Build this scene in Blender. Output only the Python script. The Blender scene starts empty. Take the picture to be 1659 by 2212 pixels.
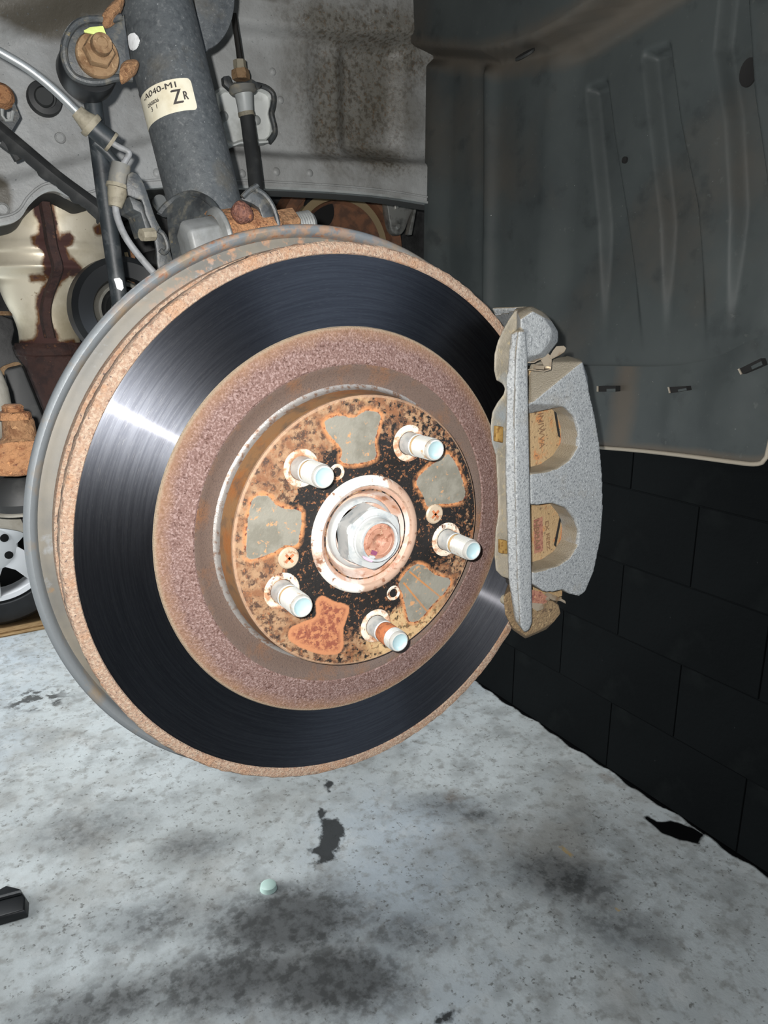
import bpy, bmesh, math, random
import numpy as np
from mathutils import Vector, Matrix, noise as mnoise
random.seed(7)
PI = math.pi
sc = bpy.context.scene
COL = sc.collection

# ------------------------------------------------------------------ camera
# world: X = towards the front of the car, Y = into the car along the axle, Z = up; origin = centre of the rotor's hat face
CAMR = Matrix(((0.8565856, 0.1316742, -0.4989218), (-0.5160049, 0.2185837, -0.8282271), (0.0, 0.9668935, 0.2551802)))
CAMP = Vector((-0.1954221, -0.3440943, 0.1176695))
FPX = 1580.0
cam_d = bpy.data.cameras.new('camera'); cam = bpy.data.objects.new('camera', cam_d); COL.objects.link(cam)
cam.matrix_world = Matrix.Translation(CAMP) @ CAMR.to_4x4()
cam_d.sensor_fit = 'AUTO'; cam_d.sensor_width = 36.0; cam_d.lens = 36.0 * FPX / 2212.0
cam_d.clip_start = 0.01; cam_d.clip_end = 200
sc.camera = cam

# ------------------------------------------------------------------ light
sc.view_settings.view_transform = 'Standard'; sc.view_settings.look = 'None'
sc.view_settings.gamma = 1.0; sc.view_settings.use_curve_mapping = False
sc.view_settings.exposure = 0.0
wd = bpy.data.worlds.new('world'); sc.world = wd; wd.use_nodes = True
bg = wd.node_tree.nodes['Background']; bg.inputs[0].default_value = (0.92, 0.97, 1.0, 1); bg.inputs[1].default_value = 0.05
FLASH_W, DOOR_W = 19.5, 360.0
def lamp(name, kind, loc, energy, color=(1, 1, 1), **k):
    d = bpy.data.lights.new(name, kind); d.energy = energy; d.color = color
    for a, b in k.items(): setattr(d, a, b)
    o = bpy.data.objects.new(name, d); COL.objects.link(o); o.location = loc
    return o
# the phone's own flash, a small lamp beside the lens
lamp('phone_flash', 'POINT', CAMP + CAMR @ Vector((-0.013, 0.010, 0.002)), FLASH_W, (1.0, 0.98, 0.95), shadow_soft_size=0.003)
# daylight through the open garage door behind the car and across the shop
g = lamp('garage_door_daylight', 'AREA', (-3.6, 3.0, 0.6), DOOR_W, (0.93, 0.97, 1.0), shape='RECTANGLE', size=5.0, size_y=2.6)
g.rotation_euler = (Vector((0.4, 2.2, -1.0)) - g.location).to_track_quat('-Z', 'Y').to_euler()

# added fill light, no lamp seen there: brightens the far floor and wheel
lamp('far_bay_fill', 'AREA', (-0.7, 2.2, 2.3), 62.0, (0.95, 0.98, 1.0), shape='RECTANGLE', size=1.2, size_y=0.5)
g2 = lamp('side_door_daylight', 'AREA', (1.7, -3.3, 1.7), 46.0, (0.72, 0.84, 1.0), shape='RECTANGLE', size=1.8, size_y=1.5)
g2.rotation_euler = (Vector((0, 0, 0)) - g2.location).to_track_quat('-Z', 'Y').to_euler()

# ------------------------------------------------------------------ helpers
def ray(px, py): return CAMR @ Vector(((px - 829.5) / FPX, -(py - 1106.0) / FPX, -1.0))
def at(px, py, Y=None, X=None, Z=None):
    d = ray(px, py)
    s = (Y - CAMP.y) / d.y if Y is not None else (X - CAMP.x) / d.x if X is not None else (Z - CAMP.z) / d.z
    return CAMP + d * s
def ats(pts, **k): return [at(p[0], p[1], **k) for p in pts]
def depth(w): return -((CAMR.transposed() @ (Vector(w) - CAMP)).z)
def mpp(w): return depth(w) / FPX                                  # metres per pixel there
def S(r, g, b, k=1.0):
    f = lambda v: (v / 255 / 12.92 if v <= 10.3 else ((v / 255 + 0.055) / 1.055) ** 2.4) * k
    return (f(r), f(g), f(b), 1)
def sm(x, a, b):
    t = np.clip((x - a) / (b - a), 0, 1); return t * t * (3 - 2 * t)
def cr(pts, n=6, closed=False):                                    # smooth curve through points (any dimension)
    P = [np.array(p, float) for p in pts]; out = []; m = len(P)
    rng = range(m) if closed else range(m - 1)
    for i in rng:
        p0 = P[(i - 1) % m] if closed or i > 0 else P[0]; p1 = P[i]; p2 = P[(i + 1) % m]
        p3 = P[(i + 2) % m] if closed or i + 2 < m else P[-1]
        for k in range(n):
            t = k / n
            out.append(0.5 * ((2 * p1) + (-p0 + p2) * t + (2 * p0 - 5 * p1 + 4 * p2 - p3) * t * t + (-p0 + 3 * p1 - 3 * p2 + p3) * t ** 3))
    if not closed: out.append(P[-1])
    return [tuple(o) for o in out]
def sdf(P, poly):                                                  # signed distance of points (n,2) to a polygon, negative inside
    P = np.asarray(P, float); poly = np.asarray(poly, float); n = len(poly)
    d = np.full(len(P), 1e9); ins = np.zeros(len(P), bool)
    for i in range(n):
        a, b = poly[i], poly[(i + 1) % n]; e = b - a; w = P - a
        t = np.clip((w @ e) / (e @ e + 1e-20), 0, 1)
        d = np.minimum(d, np.hypot(*(w - t[:, None] * e).T))
        c = ((a[1] <= P[:, 1]) & (b[1] > P[:, 1])) | ((b[1] <= P[:, 1]) & (a[1] > P[:, 1]))
        xi = a[0] + (P[:, 1] - a[1]) * e[0] / (e[1] if abs(e[1]) > 1e-12 else 1e-12)
        ins ^= c & (P[:, 0] < xi)
    return np.where(ins, -d, d)

class B:
    def __init__(s): s.bm = bmesh.new()
    def ring(s, pts): return [s.bm.verts.new(p) for p in pts]
    def loft(s, rings, closed=True, cap=True, loop=False):
        R = [s.ring(r) for r in rings]
        pairs = list(zip(R, R[1:])) + ([(R[-1], R[0])] if loop else [])
        for a, b in pairs:
            n = len(a)
            for i in range(n if closed else n - 1):
                j = (i + 1) % n
                try: s.bm.faces.new((a[i], a[j], b[j], b[i]))
                except ValueError: pass
        if cap and closed and not loop:
            s.bm.faces.new(list(reversed(R[0]))); s.bm.faces.new(R[-1])
        return s
    def prism(s, pts, dv):
        pts = [Vector(p) for p in pts]; dv = Vector(dv)
        return s.loft([pts, [p + dv for p in pts]])
    def pxloft(s, px, y0, y1): return s.loft([ats(px, Y=y0), ats(px, Y=y1)])
    def pxprism(s, px, y0, y1): return s.prism(ats(px, Y=y0), (0, y1 - y0, 0))
    def hull(s, pts):
        vs = s.ring(pts); r = bmesh.ops.convex_hull(s.bm, input=vs)
        bmesh.ops.delete(s.bm, geom=list({g for g in r['geom_interior'] + r['geom_unused'] if isinstance(g, bmesh.types.BMVert)}), context='VERTS')
        return s
    def box(s, c, size, rot=None):
        c = Vector(c); h = [x / 2 for x in size]; rot = rot or Matrix.Identity(3)
        P = [c + rot @ Vector((x * h[0], y * h[1], z * h[2])) for z in (-1, 1) for x, y in ((-1, -1), (1, -1), (1, 1), (-1, 1))]
        return s.loft([P[:4], P[4:]])
    def lathe(s, prof, o, axis, segs=48, a0=0.0, a1=2 * PI, xd=None, loop=False, cap=False):
        ax = Vector(axis).normalized(); xd = Vector(xd) if xd else ax.orthogonal()
        xd = (xd - ax * xd.dot(ax)).normalized(); yd = ax.cross(xd); o = Vector(o); full = abs(a1 - a0 - 2 * PI) < 1e-6
        n = segs if full else segs + 1
        rings = []
        for k in range(n):
            a = a0 + (a1 - a0) * k / segs; d = xd * math.cos(a) + yd * math.sin(a)
            rings.append([o + ax * h + d * max(r, 1e-6) for r, h in prof])
        R = [s.ring(r) for r in rings]; m = len(prof)
        for k in range(segs):
            a, b = R[k], R[(k + 1) % n]
            for i in range(m if loop else m - 1):
                j = (i + 1) % m
                s.bm.faces.new((a[i], b[i], b[j], a[j]))
        if cap and not full: s.bm.faces.new(R[0]); s.bm.faces.new(list(reversed(R[-1])))
        bmesh.ops.remove_doubles(s.bm, verts=s.bm.verts[:], dist=2e-6)
        return s
    def tube(s, path, rad, segs=14):
        P = [Vector(p) for p in path]; n = len(P)
        rad = rad if isinstance(rad, (list, tuple)) else [rad] * n
        T = [(P[min(i + 1, n - 1)] - P[max(i - 1, 0)]).normalized() for i in range(n)]
        u = T[0].orthogonal().normalized(); rings = []
        for i in range(n):
            u = (u - T[i] * u.dot(T[i])).normalized(); v = T[i].cross(u)
            rings.append([P[i] + (u * math.cos(2 * PI * k / segs) + v * math.sin(2 * PI * k / segs)) * rad[i] for k in range(segs)])
        return s.loft(rings)
    def hexa(s, c, axis, r, h0, h1, cham=0.0, rot=0.0, n=6):
        ax = Vector(axis).normalized(); u = ax.orthogonal().normalized(); v = ax.cross(u); c = Vector(c)
        f = lambda rr, h: [c + ax * h + (u * math.cos(2 * PI * k / n + rot) + v * math.sin(2 * PI * k / n + rot)) * rr for k in range(n)]
        return s.loft([f(r, h0), f(r, h1 - cham), f(r * 0.9, h1)] if cham else [f(r, h0), f(r, h1)])

def link(name, bm_or_me, m, parent=None, smooth=35, bevel=0, remesh=0, smit=4, solid=0, subd=0):
    if isinstance(bm_or_me, B): bm_or_me = bm_or_me.bm
    if isinstance(bm_or_me, bmesh.types.BMesh):
        bmesh.ops.recalc_face_normals(bm_or_me, faces=bm_or_me.faces[:])
        me = bpy.data.meshes.new(name); bm_or_me.to_mesh(me); bm_or_me.free()
    else: me = bm_or_me
    o = bpy.data.objects.new(name, me); COL.objects.link(o)
    mods = False
    if remesh:
        d = o.modifiers.new('r', 'REMESH'); d.mode = 'VOXEL'; d.voxel_size = remesh
        d = o.modifiers.new('s', 'SMOOTH'); d.iterations = smit; d.factor = 0.5; mods = True
    if solid:
        d = o.modifiers.new('w', 'SOLIDIFY'); d.thickness = solid; d.offset = 0; mods = True
    if bevel:
        d = o.modifiers.new('b', 'BEVEL'); d.width = bevel; d.segments = 2; d.limit_method = 'ANGLE'; d.angle_limit = 0.6; mods = True
    if subd:
        d = o.modifiers.new('u', 'SUBSURF'); d.levels = d.render_levels = subd; mods = True
    if mods:                                                       # bake, so the mesh that is read is the mesh that is seen
        bpy.context.view_layer.update()
        me2 = bpy.data.meshes.new_from_object(o.evaluated_get(bpy.context.evaluated_depsgraph_get()))
        o.modifiers.clear(); o.data = me2; bpy.data.meshes.remove(me); me = me2
    me.name = name
    me.materials.clear(); me.materials.append(m)
    me.polygons.foreach_set('use_smooth', [True] * len(me.polygons))
    if not remesh and smooth < 180:
        me.set_sharp_from_angle(angle=math.radians(smooth))
    if parent is not None:
        o.parent = parent; off = Vector()
        q = parent
        while q is not None: off += q.location; q = q.parent
        me.transform(Matrix.Translation(-off))
    return o
def tag(o, label=None, cat=None, group=None, kind=None):
    if label: o['label'] = label
    if cat: o['category'] = cat
    if group: o['group'] = group
    if kind: o['kind'] = kind
    return o
def thing(name, label, cat, loc, group=None):
    o = bpy.data.objects.new(name, None); COL.objects.link(o); o.location = loc; o.empty_display_size = 0.01
    bpy.context.view_layer.update()
    return tag(o, label, cat, group)
def one(name, bm, m, label, cat, loc, **k):                        # a thing that is one mesh, origin at loc
    o = link(name, bm, m, **k); o.data.transform(Matrix.Translation(-Vector(loc))); o.location = loc
    return tag(o, label, cat)
def attr(o, name, vals):
    a = o.data.attributes.new(name, 'FLOAT', 'POINT'); a.data.foreach_set('value', np.asarray(vals, dtype=np.float32))
def wverts(o):
    n = len(o.data.vertices); v = np.empty(n * 3, np.float32); o.data.vertices.foreach_get('co', v); v = v.reshape(-1, 3).astype(float)
    q = o
    while q is not None: v = v + np.array(q.location); q = q.parent
    return v

# ------------------------------------------------------------------ materials
class NT:
    def __init__(s, name):
        s.m = bpy.data.materials.new(name); s.m.use_nodes = True; s.t = s.m.node_tree; s.N = s.t.nodes
        s.b = s.N['Principled BSDF']; s.co = s.N.new('ShaderNodeTexCoord').outputs['Object']; s.geo = s.N.new('ShaderNodeNewGeometry')
    def new(s, ty, ins=None, **k):
        n = s.N.new(ty)
        for a, b in k.items(): setattr(n, a, b)
        for a, b in (ins or {}).items():
            if hasattr(b, 'is_output'): s.t.links.new(b, n.inputs[a])
            else: n.inputs[a].default_value = b
        return n
    def math(s, op, a, b=0.0): return s.new('ShaderNodeMath', {0: a, 1: b}, operation=op).outputs[0]
    def noise(s, scale, detail=6, vec=None, dist=0.0, rough=0.6):
        return s.new('ShaderNodeTexNoise', {'Vector': vec or s.co, 'Scale': scale, 'Detail': detail, 'Roughness': rough, 'Distortion': dist}).outputs['Fac']
    def rmap(s, v, lo, hi):
        return s.new('ShaderNodeMapRange', {'Value': v, 'From Min': lo, 'From Max': hi, 'To Min': 0.0, 'To Max': 1.0}).outputs[0]
    def scaled(s, v3): return s.new('ShaderNodeMapping', {'Vector': s.co, 'Scale': v3}).outputs[0]
    def polar(s, kr, ka):                                          # (radius, angle) about the Y axis: streaks that run round a disc
        x = s.new('ShaderNodeSeparateXYZ', {0: s.co}).outputs
        r = s.math('SQRT', s.math('ADD', s.math('MULTIPLY', x[0], x[0]), s.math('MULTIPLY', x[2], x[2])))
        a = s.math('ARCTAN2', x[2], x[0])
        return s.new('ShaderNodeCombineXYZ', {0: s.math('MULTIPLY', r, kr), 1: s.math('MULTIPLY', s.math('COSINE', a), ka), 2: s.math('MULTIPLY', s.math('SINE', a), ka)}).outputs[0]
    def fac(s, f):
        k = f[0]
        if k == 'n': return s.rmap(s.noise(f[1], f[4] if len(f) > 4 else 6, s.scaled(f[5]) if len(f) > 5 else None), f[2], f[3])
        if k == 'p': return s.rmap(s.noise(1.0, 4, s.polar(f[1], f[2])), f[3], f[4])
        if k == 'v': return s.rmap(s.new('ShaderNodeTexVoronoi', {'Vector': s.co, 'Scale': f[1]}).outputs['Distance'], f[2], f[3])
        if k == 'a':
            v = s.new('ShaderNodeAttribute', attribute_name=f[1]).outputs['Fac']
            if len(f) > 4: v = s.math('ADD', v, s.math('MULTIPLY', s.math('SUBTRACT', s.noise(f[5], 6), 0.5), f[4]))
            return s.rmap(v, f[2], f[3])
        if k == 'g': return s.rmap(s.new('ShaderNodeVectorMath', {0: s.geo.outputs['Normal'], 1: f[1]}, operation='DOT_PRODUCT').outputs['Value'], f[2], f[3])
        if k == 'ny':
            y = s.new('ShaderNodeSeparateXYZ', {0: s.geo.outputs['Normal']}).outputs[1]
            return s.rmap(s.math('ABSOLUTE', y), f[1], f[2])
        if k == '*': return s.math('MULTIPLY', s.fac(f[1]), s.fac(f[2]))
        if k == 'k': return f[1]
def mat(name, base, layers=(), rough=0.6, metal=0.0, bump=None, aniso=0.0, spec=0.5, pbump=None, bump2=None):
    t = NT(name); c, r, m = base, rough, metal
    for L in layers:
        f = t.fac(L['f'])
        if 'k' in L: f = t.math('MULTIPLY', f, L['k'])
        mx = t.new('ShaderNodeMix', data_type='RGBA')
        for idx, v in ((0, f), (6, c), (7, L['c'])):
            if hasattr(v, 'is_output'): t.t.links.new(v, mx.inputs[idx])
            else: mx.inputs[idx].default_value = v
        c = mx.outputs[2]
        for key in ('r', 'm'):
            if key in L:
                cur = r if key == 'r' else m
                q = t.new('ShaderNodeMix', {0: f, 2: cur, 3: L[key]}, data_type='FLOAT').outputs[0]
                if key == 'r': r = q
                else: m = q
    for n, v in (('Base Color', c), ('Roughness', r), ('Metallic', m), ('Anisotropic', aniso), ('Specular IOR Level', spec)):
        if hasattr(v, 'is_output'): t.t.links.new(v, t.b.inputs[n])
        else: t.b.inputs[n].default_value = v
    nrm = None
    for bp in (bump, bump2):
        if bp:
            ins = {'Height': t.noise(bp[0], 5), 'Strength': bp[1], 'Distance': bp[2]}
            if nrm: ins['Normal'] = nrm
            nrm = t.new('ShaderNodeBump', ins).outputs[0]
    if pbump:
        ins = {'Height': t.noise(1.0, 3, t.polar(pbump[0], pbump[1])), 'Strength': pbump[2], 'Distance': pbump[3]}
        if nrm: ins['Normal'] = nrm
        nrm = t.new('ShaderNodeBump', ins).outputs[0]
    if nrm: t.t.links.new(nrm, t.b.inputs['Normal'])
    if aniso:
        t.b.inputs['Anisotropic Rotation'].default_value = 0.25
        t.t.links.new(t.new('ShaderNodeTangent', direction_type='RADIAL', axis='Y').outputs[0], t.b.inputs['Tangent'])
    return t.m
K = 0.74
M = {}
def mk(n, *a, **k): M[n] = mat(n, *a, **k)
mk('rotor_lip_rust', S(172, 142, 120, K * 0.851), [dict(c=S(192, 170, 148, K * 0.851), f=('n', 600, .45, .6)), dict(c=S(140, 104, 84, K * 0.851), f=('n', 260, .55, .70), k=.8), dict(c=S(186, 138, 100, K * 0.851), f=('n', 70, .50, .68), k=.7), dict(c=S(96, 82, 80, K * 0.851), f=('n', 800, .60, .67))], rough=.85, bump=(900, .9, .0015), bump2=(200, .5, .002))
mk('pink_rust', S(128, 98, 90, .60), [dict(c=S(166, 140, 134, .62), f=('n', 900, .48, .60)), dict(c=S(92, 60, 50, .6), f=('n', 700, .54, .65)), dict(c=S(158, 120, 86, .62), f=('a', 'rim', .55, 1.0, .5, 120), k=.7), dict(c=S(164, 152, 130, .64), f=('a', 'rim', .9, 1.05, .1, 300))], rough=.75, bump=(1100, .8, .0012))
mk('cove_rust', S(104, 86, 76, K * 0.88), [dict(c=S(126, 88, 60, K * 0.88), f=('n', 60, .5, .7)), dict(c=S(80, 66, 60, K * 0.88), f=('n', 1200, .5, .7))], rough=.6, bump=(1500, .5, .0006))
mk('hat_wall_rust', S(150, 112, 74, K * 0.85), [dict(c=S(165, 105, 55, K * 0.85), f=('n', 60, .45, .65)), dict(c=S(96, 84, 72, K * 0.85), f=('n', 90, .5, .7))], rough=.6, bump=(900, .4, .0006))
mk('friction_steel', (0.085, 0.090, 0.104, 1), [dict(c=(.062, .066, .078, 1), f=('p', 900, 3, .38, .62)), dict(c=(.14, .14, .145, 1), f=('p', 4500, 26, .58, .70), k=.7)], rough=.46, metal=1.0, aniso=.84, pbump=(5000, 10, .05, .0002))
def second_lobe(m):                                                # circular machining: a tight lobe over the broad one
    t = m.node_tree; b1 = t.nodes['Principled BSDF']; b2 = t.nodes.new('ShaderNodeBsdfAnisotropic')
    b2.inputs['Color'].default_value = (.055, .055, .06, 1); b2.inputs['Roughness'].default_value = .24; b2.inputs['Anisotropy'].default_value = .88; b2.inputs['Rotation'].default_value = 0.0
    for n in ('Normal', 'Tangent'):
        if b1.inputs[n].links: t.links.new(b1.inputs[n].links[0].from_socket, b2.inputs[n])
    mx = t.nodes.new('ShaderNodeMixShader'); mx.inputs[0].default_value = .25
    out = t.nodes['Material Output']; t.links.new(b1.outputs[0], mx.inputs[1]); t.links.new(b2.outputs[0], mx.inputs[2]); t.links.new(mx.outputs[0], out.inputs['Surface'])
second_lobe(M['friction_steel'])
mk('fillet_sheen', S(150, 146, 142, K), [dict(c=S(120, 92, 74, K), f=('n', 300, .5, .64))], rough=.45, metal=.4, bump=(900, .4, .0006))  # pale grey puts the fillet's specular line into its colour
mk('hat_face', S(176, 140, 106, K * 0.771), [
    dict(c=S(142, 96, 64, K * 0.771), f=('n', 120, .42, .58)),
    dict(c=S(84, 60, 46, K * 0.771), f=('n', 260, .49, .58)),
    dict(c=S(214, 180, 132, K * 0.771), f=('a', 'tan', .45, .8, .9, 140)),
    dict(c=S(120, 96, 64, K * 0.771), f=('*', ('a', 'tan', .45, .7, .5, 140), ('n', 300, .52, .6))),
    dict(c=S(18, 14, 12, K * 0.771), f=('a', 'blk', .5, .62, 1.7, 300)),
    dict(c=S(176, 116, 74, K * 0.771), f=('n', 520, .57, .66), k=.8),
    dict(c=S(24, 18, 15, K * 0.771), f=('n', 800, .60, .67), k=.8),
    dict(c=S(225, 196, 160, K * 0.771), f=('n', 900, .66, .70), k=.7),
    dict(c=S(206, 170, 140, K * 0.771), f=('a', 'edge', .55, .95, .9, 300), k=.7),
    dict(c=S(214, 146, 94, K * 0.771), f=('*', ('a', 'patch', 3.0, .8, 2.6, 300), ('n', 170, .36, .52))),
    dict(c=S(120, 58, 34, K * 0.771), f=('*', ('a', 'patch', 1.4, .6, 1.6, 700), ('n', 420, .50, .58))),
    dict(c=S(176, 172, 158, K * 0.7), f=('a', 'patch', .3, -.25, 2.0, 450), r=.42, m=.2),
    dict(c=S(150, 146, 132, K * 0.7), f=('*', ('a', 'patch', 0, -.4, .5, 300), ('n', 70, .44, .58)), k=.8),
    dict(c=S(205, 156, 110, K * 0.771), f=('*', ('a', 'patch', 0, -.4, .5, 300), ('n', 240, .60, .66)), r=.7, m=0.),
    dict(c=S(202, 136, 94, K * 0.771), f=('a', 'rustp', .4, -.4, 1.4, 400)),
    dict(c=S(150, 84, 62, K * 0.771), f=('*', ('a', 'rustp', -1.5, -4, 2., 300), ('n', 380, .44, .56))),
    dict(c=S(110, 60, 54, K * 0.771), f=('*', ('a', 'rustp', -1.5, -3, 2., 300), ('n', 700, .58, .64))),
    dict(c=S(200, 140, 88, K * 0.771), f=('a', 'groove', .75, .4, .5, 400), m=0.),
    ], rough=.6, bump=(500, .22, .001), bump2=(140, .15, .001))
mk('hub_worn', S(205, 172, 150, K * 0.792), [dict(c=S(255, 250, 240, 0.673), f=('a', 'worn', .42, .56, .7, 90)), dict(c=S(150, 104, 78, K * 0.792), f=('n', 250, .55, .66))], rough=.55, bump=(500, .3, .0006))
mk('hub_cup', S(196, 160, 140, K), [dict(c=S(160, 108, 78, K), f=('n', 140, .5, .62)), dict(c=S(215, 196, 186, K), f=('n', 60, .5, .6))], rough=.55, bump=(700, .3, .0006))
mk('zinc', S(226, 229, 228, 0.576), [dict(c=S(196, 204, 207, 0.558), f=('n', 160, .5, .65))], rough=.42, metal=.25, bump=(900, .1, .0004))
mk('zinc_thread', S(220, 220, 214, .6), [dict(c=S(180, 150, 115, .7), f=('n', 90, .62, .7))], rough=.4, metal=.3)
mk('stud_tip', S(186, 212, 216, .75), rough=.35, metal=.3)
mk('tan_band', S(205, 175, 130, K), rough=.7)
mk('rust_band', S(185, 112, 70, K), [dict(c=S(150, 90, 60, K), f=('n', 300, .5, .6))], rough=.8, bump=(700, .5, .0006))
mk('axle_rust', S(176, 128, 106, K), [dict(c=S(140, 88, 66, K), f=('n', 260, .5, .6)), dict(c=S(200, 168, 140, K), f=('n', 500, .6, .68))], rough=.6, bump=(600, .4, .0006))
mk('purple_paint', S(130, 70, 98, K), rough=.5)
mk('pink_paint', S(244, 170, 214, .8), rough=.5)
mk('stud_collar_rust', S(192, 142, 106, K * 0.85), [dict(c=S(240, 225, 205, 0.68), f=('n', 120, .42, .54)), dict(c=S(100, 60, 40, K * 0.85), f=('n', 350, .58, .66))], rough=.8, bump=(500, .6, .001))
mk('screw_head', S(226, 205, 178, 0.56), [dict(c=S(190, 140, 100, K * 0.8), f=('n', 300, .55, .65))], rough=.5, metal=.2)
mk('shield_steel', S(132, 126, 114, K * 0.72), [dict(c=S(112, 110, 104, K * 0.72), f=('n', 25, .4, .6)), dict(c=S(176, 138, 110, K * 0.72), f=('*', ('a', 'topr', .3, .8, .6, 70), ('n', 150, .52, .60))), dict(c=S(150, 118, 80, K * 0.72), f=('n', 130, .66, .72), k=.6), dict(c=S(168, 178, 188, K * 0.72), f=('n', 60, .62, .7), k=.4)], rough=.6, bump=(150, .15, .001))
mk('shield_lip', S(128, 134, 138, K * 0.85), [dict(c=S(150, 134, 112, K * 0.85), f=('n', 40, .5, .65)), dict(c=S(178, 146, 120, K * 0.85), f=('*', ('a', 'topr', .15, .7, .6, 90), ('n', 150, .46, .58)), k=.85), dict(c=S(168, 104, 62, K * 0.85), f=('*', ('a', 'topr', .3, .6, .6, 90), ('n', 220, .57, .66)), k=.7)], rough=.5, metal=.2, bump=(300, .2, .001))
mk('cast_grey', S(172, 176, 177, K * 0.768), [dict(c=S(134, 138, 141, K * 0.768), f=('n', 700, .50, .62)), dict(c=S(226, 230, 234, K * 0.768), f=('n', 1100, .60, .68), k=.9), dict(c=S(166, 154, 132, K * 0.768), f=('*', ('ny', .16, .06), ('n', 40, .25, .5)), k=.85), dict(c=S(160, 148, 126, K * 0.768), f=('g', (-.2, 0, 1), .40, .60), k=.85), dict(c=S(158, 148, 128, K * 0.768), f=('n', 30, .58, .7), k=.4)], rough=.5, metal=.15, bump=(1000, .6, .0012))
mk('cast_dusty', S(162, 154, 138, K * 0.8), [dict(c=S(140, 134, 120, K * 0.8), f=('n', 60, .45, .62)), dict(c=S(176, 164, 136, K * 0.8), f=('n', 300, .55, .66)), dict(c=S(140, 146, 148, K * 0.8), f=('n', 25, .56, .66))], rough=.6, bump=(900, .4, .001))
mk('lug_rust', S(140, 116, 84, K * 0.85), [dict(c=S(176, 152, 112, K * 0.85), f=('n', 500, .55, .65)), dict(c=S(92, 70, 50, K * 0.85), f=('n', 300, .56, .66))], rough=.8, bump=(600, .9, .002))
mk('pad_plate', S(176, 148, 108, K * 0.8), [dict(c=S(188, 128, 78, K * 0.8), f=('n', 120, .55, .66)), dict(c=S(110, 84, 60, K * 0.8), f=('n', 500, .6, .66)), dict(c=S(206, 122, 70, K * 0.8), f=('a', 'edge', .0025, .0008, .001, 300))], rough=.8, bump=(700, .7, .001))
mk('pad_stamp', S(112, 84, 58, K), rough=.8)
mk('pad_label', S(150, 104, 84, K), [dict(c=S(120, 72, 60, K), f=('n', 500, .5, .58)), dict(c=S(180, 140, 100, K), f=('n', 600, .6, .66))], rough=.8, bump=(800, .6, .001))
mk('pad_lining', S(40, 36, 34), rough=.9)
mk('brass', S(196, 158, 92, K * 0.7), [dict(c=S(150, 110, 60, K * 0.7), f=('n', 400, .5, .6))], rough=.5, metal=.3)
mk('clip_steel', S(205, 190, 168, K * 0.8), [dict(c=S(160, 130, 100, K * 0.8), f=('n', 120, .5, .7))], rough=.35, metal=.5)
mk('black_void', S(8, 8, 8), rough=.9)
mk('strut_paint', S(92, 97, 100, 0.521), [dict(c=S(128, 131, 132, 0.521), f=('n', 420, .54, .68), k=.8), dict(c=S(70, 75, 79, 0.521), f=('n', 220, .5, .66), k=.8), dict(c=S(116, 108, 92, 0.521), f=('n', 30, .55, .72), k=.6), dict(c=S(190, 195, 195, 0.521), f=('n', 800, .68, .72))], rough=.6, bump=(500, .3, .001))
mk('dark_steel', S(70, 74, 76, 0.64), [dict(c=S(104, 102, 94, 0.64), f=('n', 160, .5, .66)), dict(c=S(44, 47, 50, 0.64), f=('n', 90, .5, .66)), dict(c=S(140, 125, 88, 0.64), f=('n', 200, .64, .7), k=.7)], rough=.5, bump=(400, .3, .001))
mk('rust_flake', S(150, 112, 78, 0.68), [dict(c=S(120, 82, 52, 0.68), f=('n', 200, .5, .6)), dict(c=S(180, 140, 100, 0.68), f=('n', 350, .58, .66))], rough=.85, bump=(350, .9, .003))
mk('rust_dusty', S(146, 118, 86, 0.64), [dict(c=S(118, 88, 58, 0.64), f=('n', 160, .46, .62)), dict(c=S(170, 142, 108, 0.64), f=('n', 300, .58, .66))], rough=.85, bump=(300, .5, .002))
mk('rust_orange', S(172, 124, 84, 0.72), [dict(c=S(150, 108, 74, 0.72), f=('n', 60, .42, .6)), dict(c=S(132, 84, 52, 0.72), f=('n', 200, .52, .62)), dict(c=S(205, 150, 100, 0.72), f=('n', 400, .6, .66)), dict(c=S(104, 62, 44, 0.72), f=('n', 260, .6, .68))], rough=.75, bump=(350, 1., .003))
mk('rust_purple', S(118, 78, 64, .8), [dict(c=S(90, 56, 48, .8), f=('n', 400, .5, .6)), dict(c=S(170, 110, 70, .8), f=('n', 300, .6, .7))], rough=.6, bump=(500, .9, .002))
mk('black_rubber', S(46, 48, 49, 0.6), [dict(c=S(72, 73, 72, 0.6), f=('n', 60, .5, .7))], rough=.6)
mk('grey_plastic', S(104, 104, 100, .9), [dict(c=S(128, 122, 108, .9), f=('n', 100, .5, .66))], rough=.6)
mk('tan_grommet', S(128, 122, 106, .9), [dict(c=S(104, 98, 84, .9), f=('n', 150, .5, .66))], rough=.7)
mk('cable_grey', S(140, 142, 144, 0.72), [dict(c=S(116, 118, 118, 0.72), f=('n', 120, .5, .66))], rough=.55)
mk('silver_tube', S(150, 154, 155, .8), [dict(c=S(110, 112, 112, .8), f=('n', 60, .55, .7))], rough=.4, metal=.5)
mk('dark_tube', S(70, 68, 66), rough=.25, metal=.8)
mk('link_black', S(44, 50, 54, 0.64), [dict(c=S(92, 96, 98, 0.64), f=('n', 120, .5, .68)), dict(c=S(34, 38, 42, 0.64), f=('n', 60, .5, .66))], rough=.5, spec=.35, bump=(300, .15, .001))
mk('white_paint', S(228, 230, 232, .9), [dict(c=S(190, 190, 190, .9), f=('n', 120, .55, .7))], rough=.6, bump=(300, .3, .001))
mk('lime_paint', S(196, 208, 120, .75), rough=.6, bump=(300, .4, .001))
mk('sticker_paper', S(232, 226, 204, 0.697), [dict(c=S(206, 194, 164, 0.697), f=('n', 60, .5, .75)), dict(c=S(120, 100, 80, 0.85), f=('n', 300, .72, .75))], rough=.5)
mk('ink', S(52, 48, 46), rough=.6)
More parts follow.
